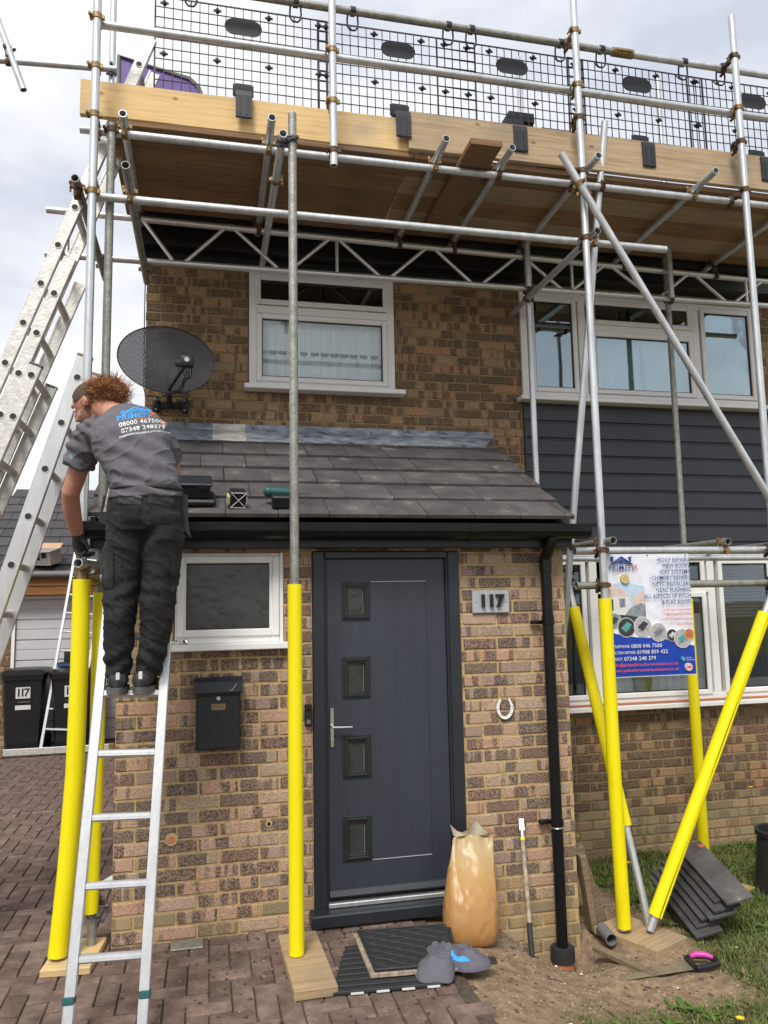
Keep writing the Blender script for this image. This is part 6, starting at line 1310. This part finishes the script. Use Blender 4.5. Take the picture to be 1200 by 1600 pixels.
    m_ = MB(); m_.path([Vector((.197+.166*math.cos(q), -.706+.129*math.sin(q), 2.362)) for q in np.linspace(0, 6.2832, 40)], .010, 8, False); pm('belt', m_, 'black_satin')
    m_ = MB(); m_.path([(.035, -.775, 2.355), (.030, -.79, 2.32), (.024, -.795, 2.27), (.020, -.79, 2.245)], [.004, .004, .005, .009], 6); pm('cord', m_, 'pebble')
    # holster pouches on the belt
    m_ = MB(); m_.prism([(.352, 2.36), (.392, 2.34), (.398, 2.20), (.412, 2.13), (.385, 2.16), (.355, 2.21)], 'y', -.70, -.66); pm('tool_pouch', m_, 'black_satin')
    m_ = MB(); m_.prism([(.030, 2.35), (.0, 2.33), (-.02, 2.21), (.02, 2.19), (.040, 2.24)], 'y', -.70, -.62); pm('tool_pouch', m_, 'black_satin')
    # ---- shoes
    for (x, y, rz) in ((.064, -.50, .10), (.196, -.51, -.12)):
        M = Matrix.Translation((x, y, 1.393)) @ Matrix.Rotation(rz, 4, 'Z') @ Matrix.Diagonal((1.16, 1.08, 1.16, 1))
        sec = [(-.115, .026, .075), (-.105, .036, .085), (-.07, .040, .088), (-.02, .043, .080), (.04, .046, .062), (.09, .045, .050), (.13, .036, .042), (.148, .018, .034)]
        q = MB(); q.rings([[Vector((w*math.copysign(abs(math.cos(t))**.8, math.cos(t)), yy, .016+(hh-.016)*(.5+.5*math.sin(t)) if math.sin(t) > -.99 else .016)) for t in np.linspace(0, 6.2832, 20, endpoint=False)] for yy, w, hh in sec]); q.xf(M); shoe = pm('shoe', q, 'shoe')
        q = MB(); q.rings([[Vector((w*1.08*math.cos(t), yy*1.03, .015*(1 if k else 0)+(.016 if k else 0)*0)) for yy, w, t in [(sy*.135 if sy < 0 else sy*.155, .045*(1-.25*abs(sy)**3), tt) for tt, sy in [(tt, math.sin(tt)) for tt in np.linspace(0, 6.2832, 28, endpoint=False)]]] for k in (0, 1)]); q.xf(Matrix.Translation((0, 0, -.003))); q.v = [(v[0], v[1], v[2]*1.7) for v in q.v]; q.xf(M); pm('sole', q, 'sole', shoe)
        q = MB(); q.box((-.008, -.119, .052), (.008, -.112, .085), bev=.003); q.xf(M); pm('heel_tab', q, 'label_white', shoe)
    # ---- gloved left hand closed on the tube
    b = MB(); wr = Vector((-.180, -.232, 2.185)); kn = Vector((-.168, -.215, 2.108)); limb(b, [(*(wr+Vector((0, 0, .035))), .036, .034), (*wr, .034, .032), (*((wr+kn)/2), .042, .024), (*kn, .043, .020)], (.75, .65, 0), 16, .3)
    sd = Vector((.70, .70, 0)).normalized()
    for k, (o_, ln) in enumerate(((-.033, .9), (-.011, 1.0), (.011, .97), (.032, .8))):
        p0 = kn+sd*o_+Vector((0, 0, .004)); fw = Vector((.45, -.45, 0)); limb(b, [(*p0, .0105), (*(p0+Vector((.012, -.012, -.030))*ln), .0105), (*(p0+(Vector((.040, -.030, -.038)))*ln), .0098), (*(p0+Vector((.058, -.032, -.018))*ln), .0088)], (0, 0, 1), 10)
    limb(b, [(*(wr+Vector((.018, -.02, -.02))), .013), (*(wr+Vector((.045, -.035, -.045))), .012), (*(wr+Vector((.058, -.032, -.075))), .010)], (0, 0, 1), 10)
    me = fuse(b, .004, 4); displace(me, lambda p, n_: .0016*nz(p, 60)+.001*nz(p, 120)); part('glove', me, 'glove')
    m_ = MB(); m_.tube(wr+Vector((-.001, 0, .030)), wr+Vector((-.003, -.004, .048)), .040, 18); pm('glove_cuff', m_, 'glove')
    # ---- print on the back of the shirt
    e1 = Vector((math.cos(.27), 0, math.sin(.27))); e2 = Vector((-math.sin(.20), 0, math.cos(.20))); O = Vector((.168, 0, 2.700))
    def on_back(mb, off=.0022):
        out = []
        for v in mb.v:
            p = O+e1*v[0]+e2*v[2]; hit = shirt_bvh.ray_cast(Vector((p.x, -1.5, p.z)), Vector((0, 1, 0))); out.append(tuple((hit[0] if hit[0] else Vector((p.x, -.60, p.z)))+Vector((0, -off, 0))))
        mb.v = out; return mb
    def shirt_text(txt, size, a, c, m, bold=.0, sx=1):
        q = text_mb(txt, size, .0, 'CENTER', bold, sx); q.v = [(v[0]+a, 0, v[2]+c) for v in q.v]; pm('lettering', on_back(q), m, sh)
    def poly(pts, m, off=.002):
        q = MB(); n = 8; # strip polygon subdivided along its length
        (a, b_, c, d) = [Vector((p[0], 0, p[1])) for p in pts]; vs = []
        for i in range(n+1): vs += [a.lerp(b_, i/n), d.lerp(c, i/n)]
        q.add(vs, [(2*i, 2*i+2, 2*i+3, 2*i+1) for i in range(n)]); pm('logo', on_back(q, off), m, sh)
    poly([(-.085, .048), (-.02, .095), (-.012, .084), (-.072, .040)], 'print_blue'); poly([(-.02, .095), (.052, .060), (.045, .048), (-.018, .082)], 'print_blue'); poly([(-.05, .048), (-.016, .074), (-.012, .064), (-.042, .043)], 'print_blue'); poly([(-.016, .074), (.026, .054), (.020, .046), (-.014, .064)], 'print_blue')
    poly([(-.088, .064), (-.070, .078), (-.064, .070), (-.080, .056)], 'print_blue'); poly([(.040, .078), (.058, .078), (.054, .052), (.044, .052)], 'print_blue')
    shirt_text('PRIMEFI', .044, -.030, .026, 'print_blue', .0008, 1.0); shirt_text('X', .052, .062, .032, 'print_orange', .0005)
    poly([(-.098, .000), (-.084, .004), (-.082, -.002), (-.097, -.007)], 'print_orange'); poly([(-.03, .006), (.05, .006), (.05, .003), (-.03, .003)], 'print_orange')
    shirt_text('08000 467580', .033, .0, -.012, 'print_white', .0005, 1.0); shirt_text('07348 248379', .033, .006, -.047, 'print_white', .0005, 1.0); shirt_text('PRIMEFIXROOFCARESOLUTIONS.CO.UK', .0125, .008, -.074, 'print_white', .0003, 1.0)
    # small emblem on the sleeve
    q = MB()
    for k in range(5): a = k*1.256; q.add([(-.165+.012*math.cos(a), -.585+.0, 2.545+.014*math.sin(a)), (-.165+.004*math.cos(a+.5), -.585, 2.545+.004*math.sin(a+.5)), (-.165+.012*math.cos(a+.9), -.585, 2.545+.014*math.sin(a+.9))], [(0, 1, 2)])
    out = []
    for v in q.v:
        hit = shirt_bvh.ray_cast(Vector((v[0], -1.5, v[2])), Vector((0, 1, 0))); out.append(tuple((hit[0] if hit[0] else Vector(v))+Vector((-.001, -.002, 0))))
    q.v = out; pm('sleeve_emblem', q, 'p_teal', sh)
build_worker()
